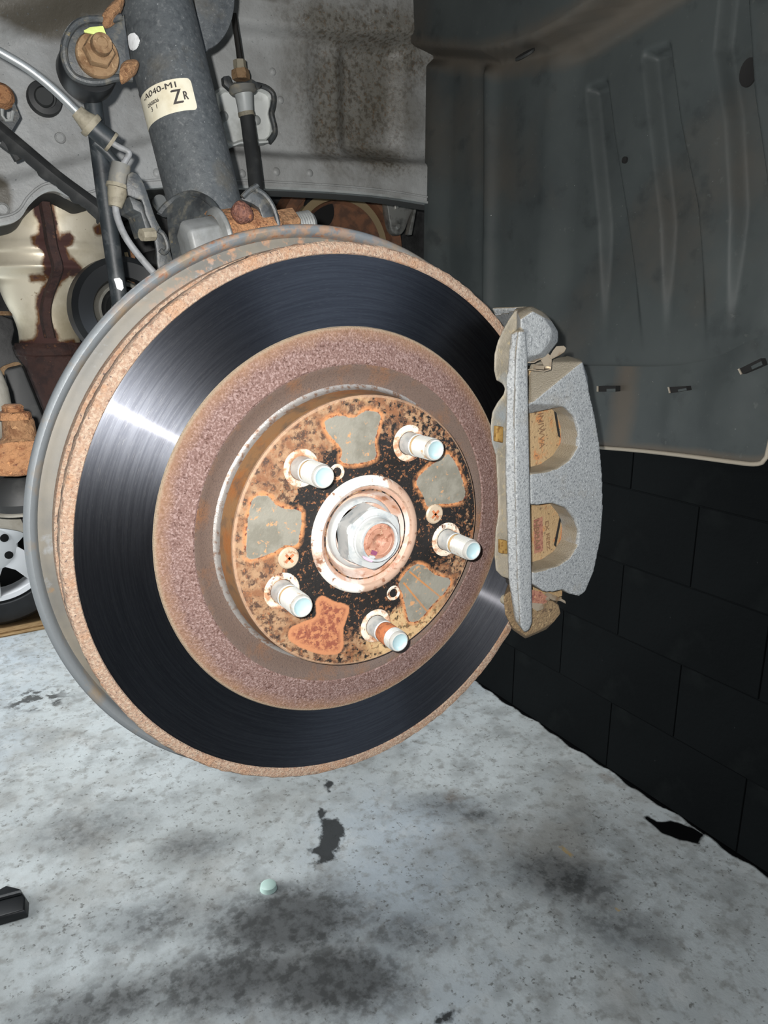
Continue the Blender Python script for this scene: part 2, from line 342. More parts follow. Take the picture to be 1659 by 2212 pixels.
mk('panel_primer', S(158, 160, 160, 0.918), [
    dict(c=S(136, 137, 136, 0.918), f=('n', 14, .42, .6)),
    dict(c=S(87, 82, 69, 0.918), f=('a', 'dirt', .2, .95, .5, 30), k=.7),
    dict(c=S(54, 46, 34, 0.918), f=('*', ('a', 'dirt', .25, 1.0, .5, 40), ('n', 220, .46, .62)), k=.7),
    dict(c=S(93, 71, 45, 0.918), f=('*', ('a', 'dirt', .4, .9, .3, 40), ('n', 320, .56, .66)), k=.6),
    dict(c=S(74, 68, 56, 0.918), f=('a', 'brown', .4, .7, .5, 30), k=.9),
    dict(c=S(96, 100, 102, 0.918), f=('n', 500, .64, .68)), dict(c=S(220, 222, 222, 0.918), f=('n', 700, .71, .74))],
    rough=.5, bump=(400, .25, .001), bump2=(60, .3, .004))
mk('panel_grey', S(150, 154, 154, .95), [dict(c=S(128, 130, 128, .95), f=('n', 30, .45, .65))], rough=.45, bump=(300, .15, .001))
mk('bolt_grey', S(150, 153, 153, 0.496), [dict(c=S(126, 128, 126, 0.496), f=('n', 60, .45, .65))], rough=.5, bump=(300, .2, .001))
mk('tray_grey', S(205, 208, 206, .95), [dict(c=S(176, 178, 174, .95), f=('n', 40, .5, .66))], rough=.4, metal=.2)
mk('liner_plastic', S(78, 84, 84, 0.633), [dict(c=S(66, 72, 73, 0.633), f=('n', 9, .4, .65)), dict(c=S(92, 86, 78, 0.633), f=('n', 6, .52, .72), k=.6), dict(c=S(54, 59, 60, 0.633), f=('n', 40, .56, .7), k=.6), dict(c=S(100, 92, 82, 0.633), f=('a', 'dust', .4, .9, .5, 30), k=.8), dict(c=S(200, 200, 198, 0.666), f=('n', 260, .73, .76)), dict(c=S(100, 104, 102, 0.633), f=('n', 160, .64, .7), k=.4)], rough=.55, spec=.2, bump=(220, .12, .001))
mk('liner_lip', S(150, 142, 128, .8), rough=.6)
mk('liner_dark', S(40, 42, 42), rough=.7)
mk('shield_alu', S(228, 218, 196, 1.04), [dict(c=S(196, 184, 156, 0.99), f=('n', 14, .45, .65)), dict(c=S(140, 120, 86, 1.1), f=('n', 160, .66, .72)), dict(c=S(108, 74, 46, 1.1), f=('a', 'rust', .0035, .0005, .004, 200)), dict(c=S(62, 36, 32, 1.1), f=('a', 'rust', .0008, -.0008, .011, 110), r=.8, m=0.)], rough=.38, metal=.45, bump=(60, .15, .002))
mk('dark_rust', S(74, 48, 42, 0.675), [dict(c=S(52, 34, 32, 0.75), f=('n', 80, .45, .6)), dict(c=S(116, 78, 54, 0.75), f=('n', 160, .62, .7)), dict(c=S(92, 84, 76, 0.75), f=('n', 120, .66, .72))], rough=.8, bump=(120, .7, .003))
mk('pulley_brown', S(110, 74, 52), [dict(c=S(80, 56, 42), f=('n', 60, .45, .6))], rough=.8)
mk('pulley_tan', S(128, 112, 84), rough=.7)
mk('cast_alu', S(150, 150, 146), [dict(c=S(100, 100, 98), f=('n', 60, .5, .66))], rough=.3, metal=.6, bump=(200, .2, .001))
mk('engine_dark', S(52, 52, 52), [dict(c=S(30, 30, 30), f=('n', 30, .45, .6))], rough=.7, bump=(80, .4, .003))
mk('arm_grey', S(128, 126, 118, .8), [dict(c=S(110, 106, 96, .8), f=('n', 60, .5, .66))], rough=.7, bump=(300, .4, .001))
mk('concrete', S(200, 206, 206, 1.), [
    dict(c=S(176, 180, 178), f=('n', 2.6, .4, .62)), dict(c=S(184, 196, 206), f=('n', 1.3, .50, .66), k=.6), dict(c=S(152, 147, 138), f=('n', 3.2, .52, .68), k=.65), dict(c=S(138, 140, 138), f=('n', 9, .50, .68), k=.65),
    dict(c=S(206, 208, 206), f=('n', 14, .56, .70), k=.45), dict(c=S(130, 128, 122), f=('n', 38, .52, .66), k=.55), dict(c=S(104, 103, 98), f=('n', 85, .60, .68), k=.8), dict(c=S(206, 208, 206), f=('n', 60, .62, .70), k=.3),
    dict(c=S(84, 85, 85), f=('a', 'oil_and_tone', .10, .80, .34, 12), k=.92), dict(c=S(64, 65, 64), f=('*', ('a', 'oil_and_tone', .2, .7, .3, 9), ('n', 45, .44, .60)), k=.85),
    dict(c=S(38, 40, 40), f=('a', 'spl', .004, -.004, .05, 30), k=.95), dict(c=S(60, 60, 58), f=('*', ('a', 'smear', .02, -.03, .08, 14), ('n', 26, .47, .56)), k=.9),
    dict(c=S(6, 6, 7), f=('a', 'blackpaint', .003, -.003, .012, 40), r=.35), dict(c=S(112, 92, 70), f=('a', 'brown', .0, -.04, .08, 20), k=.7),
    dict(c=S(196, 160, 80), f=('a', 'yellow', .002, -.003, .02, 60), k=.8)], rough=.75, bump=(60, .25, .003), bump2=(300, .2, .001))
mk('block_paint', S(15, 18, 19, 0.75), [dict(c=S(11, 14, 15, 0.75), f=('n', 3, .4, .6)), dict(c=S(23, 26, 26, 0.75), f=('n', 5, .58, .72)), dict(c=S(60, 62, 62, 0.75), f=('n', 60, .74, .77))], rough=.7, spec=.06, bump=(60, .25, .003))
mk('block_joint', S(13, 15, 16), rough=.7, spec=.06, bump=(60, .4, .004))
mk('tyre', S(30, 32, 34), [dict(c=S(44, 46, 48), f=('n', 6, .5, .7))], rough=.55)
mk('alloy', S(252, 253, 255, .95), rough=.35)
mk('wood', S(176, 146, 104), [dict(c=S(140, 108, 70), f=('n', 30, .45, .6, 6, (1, 8, 8)))], rough=.7)
mk('black_plastic', S(28, 30, 32), rough=.4)
mk('pale_cap', S(196, 222, 212), rough=.4)

YF = 0.0174            # friction face
FZ = -1.10             # floor

# ------------------------------------------------------------------ setting: floor and block wall
nx, ny = 340, 340
gx = np.concatenate([np.linspace(-8, -0.9, 30)[:-1], np.linspace(-0.9, 1.30, 285)]); gy = np.concatenate([np.linspace(-3, 0.2, 20)[:-1], np.linspace(0.2, 2.2, 260), np.linspace(2.2, 26, 60)[1:]])
GX, GY = np.meshgrid(gx, gy); nv = GX.size; W = len(gx)
me = bpy.data.meshes.new('floor')
idx = np.arange(nv).reshape(GX.shape)
faces = np.stack([idx[:-1, :-1], idx[:-1, 1:], idx[1:, 1:], idx[1:, :-1]], -1).reshape(-1, 4)
me.from_pydata(np.stack([GX.ravel(), GY.ravel(), np.full(nv, FZ)], 1).tolist(), [], faces.tolist())
fl = link('floor', me, M['concrete']); tag(fl, kind='structure')
PF = np.stack([GX.ravel(), GY.ravel()], 1)
def fpoly(px): return [(w.x, w.y) for w in ats(px, Z=FZ)]
def blob(px, py, rx, ry=None):
    w = at(px, py, Z=FZ); a = at(px + rx, py, Z=FZ); r1 = (a - w).length; r2 = (at(px, py + (ry or rx), Z=FZ) - w).length
    d = at(px, py + 1, Z=FZ) - w; d.normalize(); e = Vector((d.y, -d.x, 0))
    q = PF - np.array([w.x, w.y]); u = (q @ np.array(e[:2])) / r1; v = (q @ np.array(d[:2])) / r2
    return np.exp(-(u * u + v * v))
oil_and_tone = np.maximum.reduce([blob(620, 1990, 190, 90), blob(520, 2110, 240, 90) * .85, blob(720, 2120, 180, 90), blob(330, 1990, 150, 60) * .55, blob(870, 2020, 120, 60) * .55, blob(1230, 1900, 130, 60) * .75, blob(1330, 2000, 120, 60) * .5, blob(1030, 1760, 60, 20) * .6, blob(230, 2170, 220, 70) * .7, blob(960, 1740, 120, 40) * .5, blob(420, 1830, 120, 40) * .45, blob(180, 1790, 190, 60) * .42])
attr(fl, 'oil_and_tone', oil_and_tone)  # oil stains, plus soft patches toning down floor that came out too bright
spl = np.minimum.reduce([sdf(PF, fpoly(p)) for p in ([(690, 1745), (700, 1752), (700, 1765), (730, 1768), (745, 1790), (738, 1820), (720, 1855), (700, 1862), (680, 1880), (672, 1868), (690, 1850), (668, 1835), (690, 1820), (700, 1790), (686, 1768)], [(704, 1685), (716, 1690), (716, 1712), (708, 1712)], [(940, 2200), (975, 2180), (985, 2190), (955, 2215), (940, 2215)])])
attr(fl, 'spl', spl)
attr(fl, 'smear', np.minimum(sdf(PF, fpoly([(10, 1530), (30, 1500), (90, 1480), (140, 1490), (150, 1515), (120, 1530), (60, 1540)])), sdf(PF, fpoly([(1010, 1770), (1040, 1765), (1070, 1780), (1040, 1795)]))))
bp = sdf(PF, fpoly([(1388, 1765), (1400, 1762), (1420, 1775), (1450, 1772), (1500, 1790), (1525, 1803), (1515, 1812), (1510, 1823), (1470, 1815), (1430, 1800), (1410, 1782)]))
bp = np.minimum(bp, 1.2615 + 0.004 * np.sin(PF[:, 1] * 23) + 0.004 * np.sin(PF[:, 1] * 61) - PF[:, 0])
attr(fl, 'blackpaint', bp)
attr(fl, 'brown', np.minimum(sdf(PF, fpoly([(1290, 1650), (1345, 1690), (1370, 1710), (1350, 1712), (1290, 1680)])), sdf(PF, fpoly([(900, 1700), (1000, 1680), (1050, 1740), (960, 1760)])) + .03))
attr(fl, 'yellow', np.minimum(sdf(PF, fpoly([(1204, 1828), (1216, 1828), (1238, 1848), (1232, 1852)])), sdf(PF, fpoly([(1330, 1962), (1342, 1965), (1340, 1970)]))))
WX = 1.262
wl = link('wall_front', B().box((WX + .1115, 1.6, 0.0), (.2, 5.6, 2.4)), M['block_joint']); tag(wl, kind='structure')
bb = B().box((0, 0, 0), (.03, .398, .198)); bmesh.ops.bevel(bb.bm, geom=bb.bm.edges[:], offset=.0016, segments=1, affect='EDGES')
blk = link('block', bb, M['block_paint'], wl); bme = blk.data; first = True
for r in range(7):
    for c in range(9):
        o = blk if first else bpy.data.objects.new('block', bme)
        if not first: COL.objects.link(o); o.parent = wl
        first = False
        o.location = (WX + .0240 + random.uniform(-.0006, .0006), -0.52 + .4 * c + (.2 if r % 2 else 0), FZ + .1 + .2 * r)

# ------------------------------------------------------------------ brake rotor
rot = thing('brake_rotor', 'rusty disc brake rotor with a dark polished friction ring, facing the camera', 'brake rotor', (0, .02, 0))
nr, na = 84, 400
rr = np.linspace(.0255, .0772, nr); aa = np.linspace(0, 2 * PI, na, endpoint=False)
R_, A_ = np.meshgrid(rr, aa, indexing='ij'); px_ = R_ * np.cos(A_); pz_ = R_ * np.sin(A_)
vv = np.stack([px_.ravel(), np.zeros(px_.size), pz_.ravel()], 1)
ii = np.arange(nr * na).reshape(nr, na); jj = np.roll(ii, -1, 1)
ff = np.stack([ii[:-1], ii[1:], jj[1:], jj[:-1]], -1).reshape(-1, 4)
b = B(); b.lathe([(.0772, 0), (.0781, .0009), (.0783, .003)], (0, 0, 0), (0, 1, 0), 200)
me = bpy.data.meshes.new('h'); me.from_pydata(vv.tolist(), [], ff.tolist())
b.bm.from_mesh(me)
hat = link('hat_face', b, M['hat_face'], rot)
def hp(pts): return [(w.x, w.z) for w in ats([(x / 2.676 + 480, y / 2.676 + 800) for x, y in pts], Y=0)]
PG = [hp(cr(p, 4, True)) for p in (
    [(600, 290), (680, 262), (760, 275), (830, 235), (912, 255), (898, 340), (880, 420), (888, 500), (830, 528), (740, 540), (685, 520), (692, 460), (640, 395), (600, 340)],
    [(1122, 645), (1170, 580), (1235, 530), (1305, 485), (1360, 560), (1395, 660), (1398, 740), (1330, 768), (1250, 772), (1190, 788), (1160, 720)],
    [(182, 742), (262, 728), (312, 780), (370, 802), (448, 812), (458, 880), (445, 960), (430, 1008), (360, 1012), (280, 1058), (152, 1088), (142, 980), (152, 850)],
    [(1100, 1132), (1160, 1128), (1230, 1182), (1318, 1212), (1288, 1280), (1218, 1350), (1140, 1440), (1082, 1448), (1062, 1380), (1042, 1290), (1022, 1230)])]
P5 = hp(cr([(540, 1335), (580, 1303), (640, 1332), (730, 1362), (722, 1430), (700, 1500), (700, 1600), (660, 1640), (560, 1640), (450, 1600), (385, 1552), (392, 1492), (470, 1452), (540, 1420)], 4, True))
v = wverts(hat); q = v[:, [0, 2]]
attr(hat, 'patch', np.minimum.reduce([sdf(q, p) for p in PG]) * 1000)
attr(hat, 'rustp', sdf(q, P5) * 1000)
def segd(q, a, b_):
    a = np.array(a); e = np.array(b_) - a; w = q - a; t = np.clip((w @ e) / (e @ e), 0, 1); return np.hypot(*(w - t[:, None] * e).T)
G = [hp(p) for p in ([(1085, 1165), (1265, 1315)], [(1050, 1230), (1185, 1395)])]
attr(hat, 'groove', np.minimum.reduce([segd(q, *g_) for g_ in G]) * 1000)
ang = np.degrees(np.arctan2(q[:, 1], q[:, 0])); rad = np.hypot(*q.T)
blkw = .47 + .75 * np.exp(-((rad - .043) / .011) ** 2) - .45 * np.exp(-(((ang - 165 + 180) % 360 - 180) / 55) ** 2) * (rad > .05) - .35 * np.exp(-(((ang + 55 + 180) % 360 - 180) / 22) ** 2) + .25 * np.exp(-(((ang - 15 + 180) % 360 - 180) / 35) ** 2)
attr(hat, 'blk', blkw)
attr(hat, 'tan', np.exp(-(((ang + 68 + 180) % 360 - 180) / 30) ** 2) * sm(rad, .045, .06) + .55 * np.exp(-(((ang - 95 + 180) % 360 - 180) / 14) ** 2) * sm(rad, .068, .075))
attr(hat, 'edge', sm(rad, .0755, .0776))
link('hat_wall', B().lathe([(.0783, .0022), (.0792, .010), (.0798, .0150)], (0, 0, 0), (0, 1, 0), 160), M['hat_wall_rust'], rot)
link('fillet', B().lathe([(.0797, .0148), (.0801, .0164), (.0808, .0175), (.0816, .0181), (.0827, .0183)], (0, 0, 0), (0, 1, 0), 160), M['fillet_sheen'], rot)
link('cove', B().lathe([(.0826, .0183), (.086, .0178), (.090, .0162), (.0930, .0146), (.0938, .0145)], (0, 0, 0), (0, 1, 0), 160), M['cove_rust'], rot)
pr = [(.0936, .0143), (.0945, .0138)] + [(r, .0138 + .0026 * (r - .0945) / .018) for r in np.linspace(.096, .1125, 10)] + [(.1134, .0166), (.1140, YF)]
ring = link('inner_rust_ring', B().lathe(pr, (0, 0, 0), (0, 1, 0), 240), M['pink_rust'], rot)
v = wverts(ring); rad = np.hypot(v[:, 0], v[:, 2]); attr(ring, 'rim', (rad - .0945) / (.1136 - .0945))
link('friction_face', B().lathe([(.1139, YF)] + [(r, YF) for r in np.linspace(.118, .147, 8)] + [(.1511, YF)], (0, 0, 0), (0, 1, 0), 240), M['friction_steel'], rot)
def rough_lip():
    b = B(); pr = [(.1509, YF), (.1514, .0165), (.1540, .0163), (.1562, .0166), (.1571, .0175), (.1573, .020), (.1572, .024), (.156, .0262), (.145, .0262)]
    b.lathe(pr, (0, 0, 0), (0, 1, 0), 360)
    for vt in b.bm.verts:
        r = math.hypot(vt.co.x, vt.co.z)
        if r > .1515:
            n = mnoise.noise(vt.co * 260) * .0005 + mnoise.noise(vt.co * 700) * .0004
            k = (r + n) / r; vt.co.x *= k; vt.co.z *= k; vt.co.y += mnoise.noise(vt.co * 500 + Vector((3, 1, 2))) * .0002
    return b
link('outer_lip', rough_lip(), M['rotor_lip_rust'], rot)
link('rear_plate', B().lathe([(.08, .037), (.1568, .037), (.1572, .039), (.1568, .045), (.08, .045)], (0, 0, 0), (0, 1, 0), 180), M['rotor_lip_rust'], rot)
vb = B().box((.128, .0316, 0), (.054, .0112, .005)); vane = link('vane', vb, M['rotor_lip_rust'], rot)
for k in range(1, 36):
    o = bpy.data.objects.new('vane', vane.data); COL.objects.link(o); o.parent = rot; o.rotation_euler = (0, 2 * PI * k / 36, 0)
def screw_head():
    b = B(); b.lathe([(0, -.0006), (.0016, -.0008)], (0, 0, 0), (0, 1, 0), 24); b = B()
    b.lathe([(0.0, -.0010), (.0030, -.0013), (.0052, -.0012), (.0060, -.0004), (.0062, .001)], (0, 0, 0), (0, 1, 0), 28)
    return b
for (sx, sy) in ((623, 1205), (938, 1110)):
    w = at(sx, sy, Y=0)
    b = screw_head(); bmesh.ops.translate(b.bm, verts=b.bm.verts, vec=w)
    s_ = link('retaining_screw', b, M['screw_head'], rot)
    c = B(); rm = Matrix.Rotation(random.uniform(0, 1.5), 3, 'Y')
    c.box(w + Vector((0, -.0012, 0)), (.0062, .0006, .0014), rm).box(w + Vector((0, -.0012, 0)), (.0014, .0006, .0062), rm)
    c.bm.normal_update(); link('cross_recess', c, M['rust_band'], s_)
for (sx, sy) in ((850, 1281), (728, 1020)):
    w = at(sx, sy, Y=0)
    link('jacking_hole', B().lathe([(.0046, .0), (.0042, -.0005), (.0030, -.0003), (.0022, .0004), (0, .0006)], w, (0, 1, 0), 24), M['stud_collar_rust'], rot)

# ------------------------------------------------------------------ wheel hub, studs, axle nut
hub = thing('wheel_hub', 'wheel hub with five bright threaded studs round a pale worn pilot ring', 'wheel hub', (0, .004, 0))
pil = link('pilot_ring', B().lathe([(.0345, .0012), (.0340, -.0010), (.0325, -.0026), (.0300, -.0032), (.0292, -.0030), (.0284, -.0016)], (0, 0, 0), (0, 1, 0), 120), M['hub_worn'], hub)
v = wverts(pil); ang = np.degrees(np.arctan2(v[:, 2], v[:, 0])); rad = np.hypot(v[:, 0], v[:, 2])
dd = lambda a, w_: np.exp(-(((ang - a + 180) % 360 - 180) / w_) ** 2)
attr(pil, 'worn', .25 + .5 * dd(105, 45) + .5 * dd(-125, 30) + .3 * dd(170, 25))
link('hub_cup', B().lathe([(.0284, -.0016), (.0270, -.0008), (.0258, .0006), (.0240, .0045), (.0228, .0066), (.0222, .0072), (.0150, .0074)], (0, 0, 0), (0, 1, 0), 120), M['hub_cup'], hub)
A0 = math.radians(132.306)
def stud_prof(): 
    p = [(.0064, .002), (.0064, -.0085), (.0060, -.0090), (.0060, -.0105)]
    return p
for k in range(5):
    a = A0 - 2 * PI * k / 5; c = Vector((.05715 * math.cos(a), 0, .05715 * math.sin(a)))
    st = link('wheel_stud', B().lathe([(.0064, .002), (.0064, -.0090), (.0059, -.0094)], c, (0, 1, 0), 28), M['zinc'], hub)
    link('collar', B().lathe([(.0105 + random.uniform(-.0004, .0006), .0004), (.0098, -.0006), (.0085, -.0009), (.0072, -.0004), (.0064, .0003)], c, (0, 1, 0), 28), M['stud_collar_rust'], st)
    link('band', B().lathe([(.0058, -.0092), (.0059, -.0094), (.0059, -.0112), (.0058, -.0116)], c, (0, 1, 0), 28), M['tan_band' if k != 3 else 'rust_band'], st)
    th = []; y = -.0114
    while y > -.0238: th += [(.0057, y), (.0062, y - .00035), (.0062, y - .0006), (.0057, y - .00095)]; y -= .00105
    pr = th + [(.0060, -.0240), (.0060, -.0250), (.0055, -.0262), (.0048, -.0264)]
    t_ = link('thread', B().lathe(pr, c, (0, 1, 0), 28), M['zinc_thread'], st)
    if k == 3: link('rusty_thread', B().lathe([(.0059, -.0108), (.00625, -.0112), (.00625, -.0190), (.0060, -.0194)], c, (0, 1, 0), 28), M['rust_band'], st)
    link('stud_tip', B().lathe([(.0049, -.0264), (.0040, -.0258), (.0030, -.0252), (0, -.0250)], c, (0, 1, 0), 24), M['stud_tip'], st)
nut = thing('axle_nut', 'large bright hexagonal flanged nut on the rusty axle end in the hub centre', 'nut', (0, .004, 0))
link('flange', B().lathe([(.0208, .0075), (.0208, .0040), (.0204, .0030), (.0185, .0014)], (0, 0, 0), (0, 1, 0), 80), M['zinc'], nut)
hx = B(); R0 = .0190; rot0 = math.radians(93)
def hexring(r, y): return [Vector((r * math.cos(rot0 + k * PI / 3), y, r * math.sin(rot0 + k * PI / 3))) for k in range(6)]
def circ(r, y, n=6): return [Vector((r * math.cos(rot0 + k * 2 * PI / n), y, r * math.sin(rot0 + k * 2 * PI / n))) for k in range(n)]
def hexcirc(r, cap, y, n=72):                                      # hexagon clipped to a circle, for the chamfered corners
    out = []
    for k in range(n):
        a = 2 * PI * k / n; h = r * math.cos(PI / 6) / math.cos(((a + PI / 6) % (PI / 3)) - PI / 6 - 0) if False else r * math.cos(PI / 6) / math.cos((a % (PI / 3)) - PI / 6)
        rad_ = min(h, cap); out.append(Vector((rad_ * math.cos(rot0 + a), y, rad_ * math.sin(rot0 + a))))
    return out
hx.loft([hexcirc(R0, 1, .0030), hexcirc(R0, 1, -.0072), hexcirc(R0, .0184, -.0084), hexcirc(R0, .0172, -.0094), hexcirc(R0, .0134, -.0099)], cap=False)
link('hex_body', hx, M['zinc'], nut, smooth=22)
link('staked_collar', B().lathe([(.0134, -.0101), (.0126, -.0108), (.0121, -.0145), (.0114, -.0156), (.0103, -.0154), (.0100, -.0140)], (0, 0, 0), (0, 1, 0), 64), M['zinc'], nut)
ax = link('axle_end', B().lathe([(.0101, -.0135), (.0099, -.0146), (.0078, -.0152), (.0074, -.0149), (.0046, -.0149), (.0040, -.0146), (.0030, -.0140), (.0012, -.0126), (0, -.0122)], (0, 0, 0), (0, 1, 0), 56), M['axle_rust'], nut)
pxn = lambda pts, y: ats([(x / 6.144 + 660, yy / 6.144 + 1010) for x, yy in pts], Y=y)
link('paint_mark', B().prism(pxn([(885, 1090), (958, 1122), (935, 1172), (865, 1150)], -.0154), (0, .0003, 0)), M['purple_paint'], ax)
link('stake_notch', B().prism(pxn([(845, 1165), (905, 1170), (930, 1190), (905, 1215), (850, 1195)], -.0156), (0, .0004, 0)), M['zinc'], ax)
link('pink_mark', B().prism(pxn([(760, 1170), (830, 1205), (895, 1240), (880, 1255), (820, 1235), (770, 1205)], -.0159), (0, .0004, 0)), M['pink_paint'], nut)

# ------------------------------------------------------------------ dust shield
sh = thing('dust_shield', 'grey steel splash shield with a rolled rusty rim behind the rotor', 'dust shield', (0, .055, 0))
pl = link('shield_plate', B().lathe([(.05, .060), (.12, .058), (.150, .0545), (.158, .0545), (.1615, .056), (.1630, .0555)], (0, 0, 0), (0, -1, 0), 200, math.radians(48), math.radians(312), xd=(1, 0, 0)), M['shield_steel'], sh, solid=.001) if False else None
def arcl(prof, m, name, n=220):
    o = link(name, B().lathe(prof, (0, 0, 0), (0, 1, 0), n, math.radians(40), math.radians(320), xd=(1, 0, 0)), m, sh)
    v = wverts(o); a = np.degrees(np.arctan2(v[:, 2], v[:, 0])); r = np.hypot(v[:, 0], v[:, 2])
    attr(o, 'topr', np.exp(-(((a - 103 + 180) % 360 - 180) / 26) ** 2))
    return o
arcl([(.045, .0600), (.045, .0590), (.12, .0570), (.148, .0535), (.157, .0530), (.1600, .0545), (.1624, .0552)], M['shield_steel'], 'shield_plate')
arcl([(.1622, .0553), (.1632, .0520), (.1646, .0500), (.1664, .0493), (.1680, .0498), (.1690, .0510), (.1692, .0530), (.1686, .0560), (.1670, .0585)], M['shield_lip'], 'rolled_rim')

# ------------------------------------------------------------------ caliper, bracket, pad
cal = thing('brake_caliper', 'grey cast caliper with two round finger windows, right of the rotor', 'brake caliper', at(1250, 1100, Y=.02))
b = B(); YB = -.016
E1 = [(1147, 868), (1165, 862), (1192, 838), (1236, 800), (1258, 781), (1270, 830), (1286, 900), (1296, 960), (1302, 1030), (1303, 1100), (1298, 1165), (1284, 1232), (1264, 1280), (1252, 1288), (1232, 1284), (1216, 1274), (1196, 1279), (1176, 1279), (1151, 1262), (1150, 1236),
      (1178, 1230), (1206, 1222), (1232, 1204), (1248, 1178), (1251, 1150), (1243, 1122), (1224, 1098), (1196, 1088), (1147, 1092), (1145, 1022),
      (1172, 1020), (1204, 1012), (1232, 992), (1249, 964), (1250, 932), (1241, 900), (1220, 880), (1190, 872), (1147, 876)]
b.pxprism(E1, YB, .0035)
f_ = ats([(1147, 872), (1165, 862), (1192, 838), (1236, 800), (1258, 781), (1272, 840), (1225, 876)], Y=YB)
k_ = ats([(1146, 782), (1180, 775), (1225, 768), (1256, 776), (1270, 815)], Y=.004)
b.hull(f_ + k_ + [p + Vector((0, .016, -.010)) for p in f_[:5]])
ob = [(.150, -.058), (.164, -.062), (.171, -.030), (.173, .0), (.171, .03), (.163, .066), (.155, .085), (.140, .088), (.1500, .062), (.1600, .03), (.1605, 0), (.1600, -.03)]
b.prism([(x, .0, z) for x, z in ob], (0, .075, 0))
bod = link('caliper_body', b, M['cast_grey'], cal, remesh=.0010, smit=5)
link('piston_housing', B().prism([(.098, .062, -.045), (.165, .062, -.06), (.172, .062, 0), (.16, .062, .07), (.1, .062, .06)], (0, .045, 0)), M['cast_grey'], cal, bevel=.004)

br = thing('caliper_bracket', 'grey cast caliper bracket with a long vertical tie bar and two lugs', 'bracket', at(1130, 1100, Y=.0))
b = B()
b.pxloft([(1120, 712), (1134, 716), (1139, 775), (1141, 900), (1144, 1050), (1147, 1200), (1149, 1345), (1143, 1360), (1132, 1366), (1124, 1352), (1118, 1250), (1113, 1050), (1111, 900), (1114, 780)], -.0245, -.016)
b.hull(ats([(1113, 900), (1137, 900), (1148, 1350), (1136, 1364), (1124, 1352), (1113, 1000)], Y=-.0228) + ats([(1093, 880), (1091, 1000), (1098, 1250), (1112, 1340), (1132, 1366)], Y=-.0195) + ats([(1094, 880), (1092, 1000), (1099, 1250), (1114, 1336), (1140, 1366), (1140, 880)], Y=-.006))
b.hull(ats([(1117, 712), (1134, 712), (1138, 900), (1113, 900)], Y=-.0222) + ats([(1104, 720), (1094, 820), (1094, 900)], Y=-.0190) + ats([(1106, 720), (1096, 820), (1096, 900), (1138, 720), (1138, 900)], Y=-.004))
b.hull(ats([(1118, 676), (1146, 662), (1170, 672), (1192, 694), (1205, 716), (1205, 738), (1190, 757), (1178, 772), (1142, 783), (1120, 775)], Y=-.016) + ats([(1124, 690), (1150, 672), (1175, 686), (1192, 712), (1190, 735), (1168, 764), (1132, 772)], Y=-.0222) + ats([(1112, 666), (1150, 661), (1178, 676), (1206, 716), (1206, 738), (1180, 772), (1112, 786)], Y=.004))
b.hull(ats([(1112, 668), (1150, 662), (1150, 780), (1112, 790), (1084, 760), (1088, 730), (1098, 702)], Y=-.004) + ats([(1112, 668), (1150, 662), (1150, 780), (1112, 790), (1086, 760), (1090, 730), (1100, 702)], Y=.012))
link('tie_bar', b, M['cast_grey'], br, remesh=.0010, smit=4)
b = B()
b.pxloft([(x_ - 7, y_) for x_, y_ in [(1120, 670), (1106, 690), (1092, 715), (1082, 738), (1075, 765), (1074, 800), (1079, 822), (1091, 827), (1098, 838), (1095, 852), (1082, 868), (1070, 890), (1066, 925), (1069, 955), (1078, 985), (1081, 1050), (1083, 1110), (1077, 1150), (1075, 1200), (1078, 1232), (1092, 1246), (1104, 1250), (1130, 1250), (1136, 1000), (1140, 670)]], -.0095, .003)
link('pad_rail', b, M['cast_dusty'], br, remesh=.0010, smit=4)
b = B(); b.hull(ats([(1116, 668), (1190, 690), (1190, 750), (1140, 770)], Y=.004) + [p + Vector((.024, .056, -.004)) for p in ats([(1116, 668), (1180, 690), (1180, 750), (1140, 770)], Y=.004)])
b.hull([at(1140, 662, Y=.03) + Vector((0, 0, -.002)), at(1140, 662, Y=.03), at(1128, 664, Y=.062), at(1075, 664, Y=.05), at(1060, 664, Y=.055), at(1064, 672, Y=.055), at(1128, 740, Y=.062), at(1100, 740, Y=.058)])
link('upper_lug', b, M['cast_grey'], br, remesh=.0011, smit=3)
b = B()
b.hull(ats([(1087, 1290), (1099, 1277), (1150, 1305), (1196, 1300), (1207, 1307), (1211, 1325), (1196, 1344), (1165, 1362), (1138, 1374), (1108, 1356), (1091, 1328)], Y=-.0125) + ats([(1089, 1290), (1100, 1279), (1160, 1300), (1204, 1302), (1210, 1325), (1180, 1360), (1135, 1380), (1106, 1360)], Y=-.004) + [p + Vector((.012, .02, 0)) for p in ats([(1110, 1285), (1190, 1300), (1200, 1330), (1135, 1372)], Y=.0)])
b.hull([p + Vector((.02, .012, .004)) for p in ats([(1120, 1290), (1190, 1300), (1196, 1330), (1140, 1366)], Y=0)] + [p + Vector((.034, .056, .01)) for p in ats([(1120, 1290), (1180, 1300), (1186, 1326), (1140, 1356)], Y=0)])
link('lower_lug', b, M['lug_rust'], br, remesh=.0010, smit=3)
link('pin_cap', B().lathe([(0, .0002), (.0024, .0003), (.0030, .0012), (.003, .004)], at(1097, 1298, Y=-.0120), (0, 1, 0), 20), M['tan_grommet'], br)
def ribbon(path, y0, y1, m, name, par, th=.0006):
    P = ats(path, Y=y0); rings = []
    for i, p in enumerate(P):
        t = (P[min(i + 1, len(P) - 1)] - P[max(i - 1, 0)]).normalized(); n = Vector((-t.z, 0, t.x)).normalized() * th / 2
        rings.append([p - n, p + n, p + n + Vector((0, y1 - y0, 0)), p - n + Vector((0, y1 - y0, 0))])
    return link(name, B().loft(rings), m, par, smooth=60)
